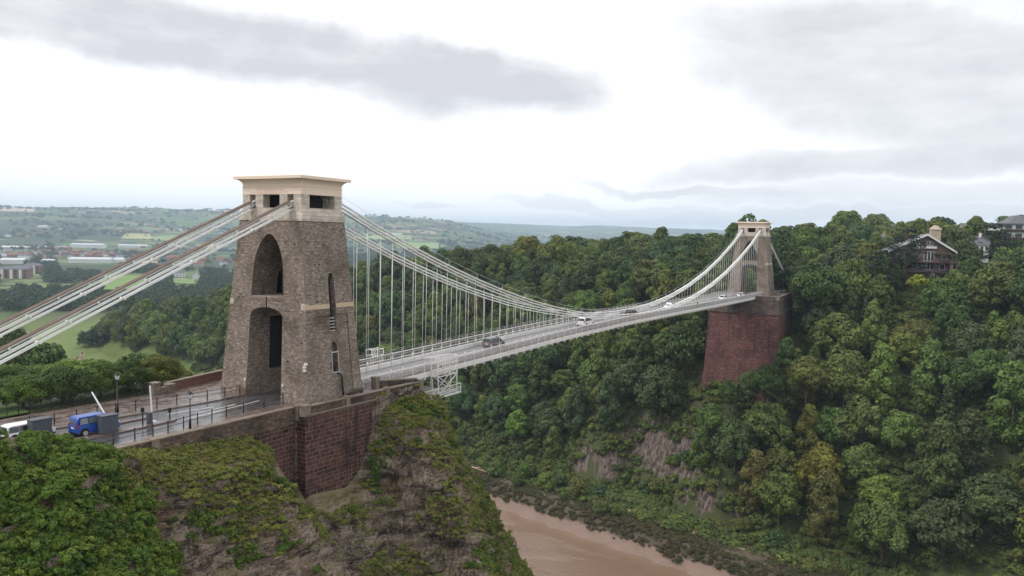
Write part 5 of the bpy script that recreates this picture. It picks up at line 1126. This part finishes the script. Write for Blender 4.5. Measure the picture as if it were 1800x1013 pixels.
p_ = vale(345, 491); house('farmhouse', 'smaller white house with a pale gable just right of the farmhouse', 'house', p_, YAW+.2, 12, 10, 7, M['white_wall'], M['slate'], 4, 1, 2, 2)
rv = random.Random(12); protoh = []
for i, (wm, rm, nm) in enumerate((('brick', 'tile', 'red-brown'), ('white_wall', 'slate', 'white'), ('stone_wall', 'tile', 'buff'))):
    t = thing('vale_house', '', 'house', (0, 0, -500), 0, 'small houses scattered over the vale'); b = MB(); b.box(-9, 9, -5, 5, -3, 6); b.build('wall', M[wm], t); b = MB(); b.rings([[(-9.4, -5.5, 5.8), (-9.4, 0, 9.5), (-9.4, 5.5, 5.8)], [(9.4, -5.5, 5.8), (9.4, 0, 9.5), (9.4, 5.5, 5.8)]]); b.build('roof', M[rm], t); protoh.append((t, nm))
spots = []
for (x0, x1, y0, y1, n, nm) in ((5, 240, 440, 456, 46, 'in the town belt behind the sheds'), (240, 400, 436, 470, 18, 'beside the chains near the tower'), (180, 400, 396, 412, 34, 'in the hillside village'), (0, 120, 396, 420, 12, 'on the far left hillside'), (400, 412, 440, 480, 2, 'just left of the tower'), (622, 760, 398, 425, 20, 'in the vale right of the near tower'), (760, 1000, 398, 408, 12, 'on the horizon above the bridge woods')):
    for k in range(n): spots.append((x0+(x1-x0)*(k+rv.random())/n, rv.uniform(y0, y1), nm))
cn = {}
for px, py, where in spots:
    p = hit(px, py, 400)
    if p[0]**2+p[1]**2 > 9e7: continue
    k = rv.choices((0, 1, 2), (.45, .33, .22))[0]; pr, nm = protoh[k]; cn[(nm, where)] = cn.get((nm, where), 0)+1
    copy_thing(pr, p, YAW-math.pi/2+rv.uniform(-.5, .5), rv.uniform(.8, 1.3), f"{ordinal(cn[(nm, where)])} from left, {nm} house {where}")
for pr, _ in protoh:
    for c in [c for c in bpy.data.objects if c.parent is pr]: bpy.data.objects.remove(c)
    bpy.data.objects.remove(pr)

# ------------------------------------------------------------------ trees and shrubs near at hand and named ones on the rim
NEARC = {'b': (.13, .20, .03), 'm': (.09, .145, .03), 'd': (.06, .10, .026), 'o': (.13, .145, .036), 'g': (.08, .115, .04)}
for i, (px, py, dep, key, c, lab) in enumerate(((0, 645, 118, 'near3', 'm', 'mid-green tree at the left photo edge behind the lawn'), (32, 668, 108, 'near1', 'd', 'dark tree behind the lawn, second from the left edge'), (62, 648, 120, 'near3', 'm', 'broad mid-green tree behind the lawn, third from the left edge'), (88, 672, 100, 'near2', 'd', 'small dark tree in front of the bright tree behind the lawn'),
        (135, 638, 99, 'near3', 'b', 'big bright yellow-green tree behind the iron fence'), (182, 668, 97, 'near1', 'b', 'bright green tree just right of the biggest one, left of the lamp'), (212, 655, 126, 'near2', 'g', 'grey-green tree behind the far lamp post'), (243, 640, 116, 'near3', 'd', 'dark round tree right of the far lamp post'), (286, 646, 112, 'near1', 'd', 'dark green tree directly behind the gate piers'),
        (322, 658, 112, 'near2', 'o', 'olive tree behind the brick wall, rightmost before the meadow'), (265, 684, 96, 'near2', 'm', 'low tree in front of the dark trees, left of the gate piers'), (225, 690, 92, 'near1', 'b', 'low bright tree right behind the fence and far lamp post'), (160, 700, 89, 'near2', 'd', 'low dark tree behind the slanting barrier arm'), (45, 655, 150, 'round1', 'g', 'grey-green tree rising behind the lawn trees, left of the chimneys'),
        (100, 640, 160, 'round2', 'm', 'tree at the foot of the terrace chimneys'), (10, 620, 170, 'round3', 'd', 'dark tree under the lower chain at the left edge'), (190, 640, 180, 'round1', 'm', 'tree right of the terrace chimneys'), (245, 655, 185, 'round2', 'g', 'grey-green tree below the meadow, behind the dark round tree'), (300, 665, 190, 'round1', 'm', 'tree at the meadow edge behind the brick wall'), (345, 675, 150, 'round3', 'm', 'rightmost tree before the meadow, lower than its neighbours'),
        (60, 600, 200, 'round2', 'd', 'dark tree between the two chains above the terrace roofs'), (15, 575, 240, 'round1', 'd', 'dark tree between the chains at the left edge'))):
    q = at(px, py, dep); g = Hs(q[0], q[1]); top = q[2]; hh = max(4., min(22., top-g)); K = KIND[key]; s = hh/K[3]; sr = min(max(s, .8), 1.35)
    c_ = NEARC[c]; tree(key, (q[0], q[1], top-hh), i*1.7, (sr, sr, s), c_, 'garden_tree', lab, 'tree', 'trees behind the toll road')
for i, (x, y, s_, c, lab) in enumerate(((-25.5, 17.5, .42, 'd', 'low dark bush behind the fence at the right end of the lawn'), (-21.5, 16.5, .5, 'm', 'green bush behind the fence, left of the far lamp post'), (-17.5, 16.2, .52, 'd', 'dark bush right behind the fence beside the far lamp post'), (-13.6, 15.6, .5, 'm', 'green bush behind the fence, between the far lamp post and gate piers'), (-10.2, 15.8, .55, 'd', 'dark bush just left of the gate piers behind the fence'), (-6, 16.5, .5, 'o', 'olive bush peeping over the left end of the brick wall'))):
    tree(('near1', 'near2', 'near3')[i % 3], (x, y, Hs(x, y)-.6), i*1.1, s_, NEARC[c], 'bush', lab, 'bush')
for (px, py, dep, key, c, lab, hh) in ((1594, 400, 282, 'cedar', 'd', 'large flat-layered cedar in front of the brick and timber house', 17), (1752, 392, 300, 'cedar', 'd', 'broad dark cedar between the two white houses on the right skyline', 20), (1541, 440, 278, 'cedar', 'd', 'smaller cedar left of the timber house', 14), (1375, 402, 305, 'cone', 'd', 'tall dark conifer just right of the far tower', 22), (1310, 380, 300, 'round3', 'd', 'dark tree crown peeping over the roof of the far tower', 26), (1395, 415, 310, 'cone', 'g', 'grey-green conifer right of the far tower', 20), (1615, 486, 262, 'bush', 'b', 'bright yellow-green bush below the timber house', 4), (1648, 388, 330, 'round3', 'o', 'yellowish tree behind the chimney of the timber house', 18), (1420, 398, 330, 'round1', 'm', 'lighter green tree on the skyline right of the far tower', 17), (1440, 470, 268, 'spread', 'd', 'large dark tree at the road end right of the far tower', 17)):
    q = at(px, py, dep); K = KIND[key]; s = hh/K[3]; sr = s if key != 'cone' else s*.9; cc = NEARC[c] if key != 'cedar' else (.022, .040, .028)
    if 'bush' in lab: cc = (.22, .25, .03)
    tree(key, (q[0], q[1], q[2]-hh), px*.1, (min(sr, 1.5), min(sr, 1.5), s), cc, 'shrub' if key == 'bush' else 'cedar_tree' if key == 'cedar' else 'rim_tree', lab, 'bush' if key == 'bush' else 'tree')
for (px, topy, dep, key, c, lab, hh) in ((1384, 598, 250, 'tall1', 'd', 'dark pointed tree climbing against the right corner of the red abutment', 15), (1352, 640, 246, 'round1', 'd', 'dark round tree at the foot of the red abutment', 13), (1318, 652, 250, 'round3', 'g', 'grey-green tree at the foot of the red abutment, left of the dark ones', 10), (1420, 625, 240, 'round1', 'o', 'olive tree just right of the red abutment foot', 14), (1285, 668, 252, 'round3', 'd', 'low dark tree under the left part of the red abutment', 9)):
    q = at(px, topy, dep); K = KIND[key]; s = hh/K[3]; tree(key, (q[0], q[1], q[2]-hh), px*.1, s, NEARC[c], 'abutment_tree', lab, 'tree')
for i, (px, topy, dep, key, c, s, lab) in enumerate(((-20, 738, 56, 'shrub2', 'o', 1.2, 'olive bush on the bank top, cut by the left photo edge'), (22, 748, 57, 'shrub2', 'm', 1.15, 'mid-green bush hiding the road at the far left'), (50, 748, 58, 'shrub2', 'o', 1.0, 'olive bush below the left grey cabinet, left of two'), (84, 760, 60, 'shrub2', 'b', 1.0, 'bright bush in front of the left grey cabinet'), (205, 800, 64, 'shrub1', 'm', 1.1, 'small green bush at the start of the railing'))):
    K = KIND[key]; best = None
    for dq in np.arange(52, 74, .4):
        q = at(px, topy, dq); g_ = bluff_z(q[0], q[1])[2]; e_ = abs(q[2]-g_-K[3]*s)+.02*abs(dq-dep)
        if q[1] < -6.9 and (best is None or e_ < best[0]): best = (e_, q, g_)
    q, g_ = best[1], best[2]; sz = min(max((q[2]-g_)/K[3], s*.6), s*1.5); tree(key, (q[0], q[1], g_-.1), i*1.3, (s, s, sz), NEARC[c], 'shrub', lab, 'shrub')
rs_ = np.random.default_rng(5); n = 0; pts = []
for _ in range(900):
    x, y = rs_.uniform(-56, -24), rs_.uniform(-44, -7.5)
    if x > -27+(-y-17)*.12 or any((x-a)**2+(y-b)**2 < 5 for a, b in pts): continue
    p = bluff_z(x, y); px, py, _d = project(p)
    if not (-60 < px < 420 and 730 < py < 1060): continue
    pts.append((x, y)); big = rs_.random() < .45
    cnm, cc = [('bright green', (.075, .15, .02)), ('yellow-green', (.12, .16, .03)), ('dark green', (.035, .08, .02)), ('mid-green', (.055, .115, .022))][rs_.choice(4, p=[.3, .25, .2, .25])]
    s = rs_.uniform(.7, 1.15); o = tree('shrub2' if big else 'shrub1', (p[0], p[1], p[2]-.25), rs_.uniform(0, 6), (s, s, s*.85), cc, 'shrub', '', 'shrub', 'shrubs on the bank below the toll road')
    o['label'] = '|'.join((cnm, 'large' if big else 'small', f'{px:.0f}', f'{py:.0f}')); n += 1
    if n >= 64: break
sh = [o for o in bpy.data.objects if o.name.startswith('shrub') and '|' in str(o.get('label', ''))]; byk = {}
for o in sorted(sh, key=lambda o: float(o['label'].split('|')[2])):
    c, b_, px, py = o['label'].split('|'); row = 'along the top of the near bank' if float(py) < 830 else ('half way down the near bank' if float(py) < 930 else 'at the bottom left of the photo')
    k = (c, b_, row); byk[k] = byk.get(k, 0)+1; o['label'] = f'{ordinal(byk[k])} from left, {b_} {c} shrub {row}'
for (x, y, key, s, c, lab) in ((-5.6, -9.3, 'shrub1', .9, (.07, .12, .03), 'small shrub right at the lower corner of the near abutment'), (-2.5, -9.6, 'shrub1', .7, (.10, .13, .04), 'olive tuft of shrub under the middle of the near abutment'), (-13.2, -7.4, 'shrub2', .85, (.07, .13, .03), 'round green shrub growing against the brown wall below the railing'), (-22.6, -7.2, 'shrub1', .9, (.05, .09, .03), 'low dark shrub at the left end of the brown wall'), (4.6, -10.0, 'shrub1', .8, (.05, .10, .02), 'small green shrub at the foot of the red abutment'), (9, -14, 'shrub2', 1., (.08, .13, .02), 'bright shrub on the bluff below the abutment corner'),
        (16, -9.6, 'shrub2', 1., (.07, .13, .025), 'leafy shrub on the skyline edge of the bluff, uppermost'), (22.5, -10, 'shrub2', .9, (.06, .12, .025), 'leafy shrub on the right edge of the bluff, second from the top'), (44.5, -9.5, 'shrub2', 1.1, (.17, .19, .09), 'pale feathery shrub in front of the river at the bottom edge'), (-14, -22, 'shrub2', .8, (.05, .11, .03), 'green shrub low on the rocky slope under the abutment'), (-2, -19, 'shrub2', .8, (.06, .12, .025), 'green shrub on the ledge right of the red abutment foot')):
    p = bluff_z(x, y); tree(key, (p[0], p[1], p[2]-.2), x, (s, s, s), c, 'shrub', lab, 'shrub')
pv = []
for y in np.arange(-20, 120, 2.):
    for o_ in (12.6, 15.2): x = float(xr(y))+o_+1.2*math.sin(y/17); pv.append((x, y, max(Hs(x, y), Hs(x+1.3, y))+.35))
tag(link('path', np_mesh('path', pv, [(2*i, 2*i+1, 2*i+3, 2*i+2) for i in range(len(pv)//2-1)], plain('trodden_gravel', (.30, .22, .15), .9, .2, .4))), kind='structure')
# handrail by the river path
t = thing('path_handrail', 'white handrail sloping down beside the grey rock face by the river', 'handrail', (0, 0, 0)); a_, b2 = at(1112, 893, 262), at(1182, 868, 262); b = MB(); b.beam(a_, b2, .45, .3); b.build('rail', M['white2'], t)
b = MB(); [b.beam(a_*(1-f)+b2*f, a_*(1-f)+b2*f-np.array([0, 0, 1.6]), .1, .1) for f in (0, .25, .5, .75, 1)]; b.build('posts', M['white2'], t)

def field(name, quad, colour, n=14):
    (a, b_, c, d_) = [np.array(q, float) for q in quad]; V = []; 
    for i in range(n+1):
        for j in range(n+1):
            u_, v_ = i/n, j/n; q = (a*(1-u_)+b_*u_)*(1-v_)+(d_*(1-u_)+c*u_)*v_; p = hit(q[0], q[1], 250); V.append((p[0], p[1], Hs(p[0], p[1])+1.2))
    F = [(i*(n+1)+j, (i+1)*(n+1)+j, (i+1)*(n+1)+j+1, i*(n+1)+j+1) for i in range(n) for j in range(n)]
    tag(link(name, np_mesh(name, V, F, plain(name+'_surface', colour, .9, .16, .03), smooth=True)), kind='structure')
for q_, c_ in ((((160, 511), (188, 486), (268, 486), (232, 512)), (.15, .24, .06)), (((296, 499), (300, 491), (352, 493), (340, 501)), (.16, .24, .07)), (((212, 420), (222, 411), (262, 412), (270, 421)), (.34, .33, .15)), (((0, 372), (0, 366), (62, 367), (60, 373)), (.48, .36, .28)),
               (((700, 437), (690, 426), (770, 428), (800, 438)), (.20, .30, .10)), (((622, 421), (640, 413), (735, 415), (720, 422)), (.24, .32, .12)), (((270, 424), (268, 416), (330, 414), (335, 424)), (.2, .26, .10)), (((360, 372), (362, 367), (402, 367), (405, 373)), (.40, .36, .22))): field('field', q_, c_)
# ------------------------------------------------------------------ the air
hz_ = MB(); hz_.box(-3600, 14200, -9600, 13200, -82, 300); hm, w = newmat('haze')
v = w.n('ShaderNodeVolumePrincipled', {'Color': (.64, .80, 1., 1), 'Density': 1.0e-4, 'Anisotropy': .1}); w.nt.links.new(v.outputs[0], w.n('ShaderNodeOutputMaterial').inputs['Volume'])
tag(hz_.build('haze', hm), kind='stuff')
for o in bpy.data.objects:                               # keep every label inside sixteen words
    if o.get('label') and len(str(o['label']).split()) > 16: o['label'] = ' '.join(str(o['label']).replace(' the ', ' ').split()[:16])
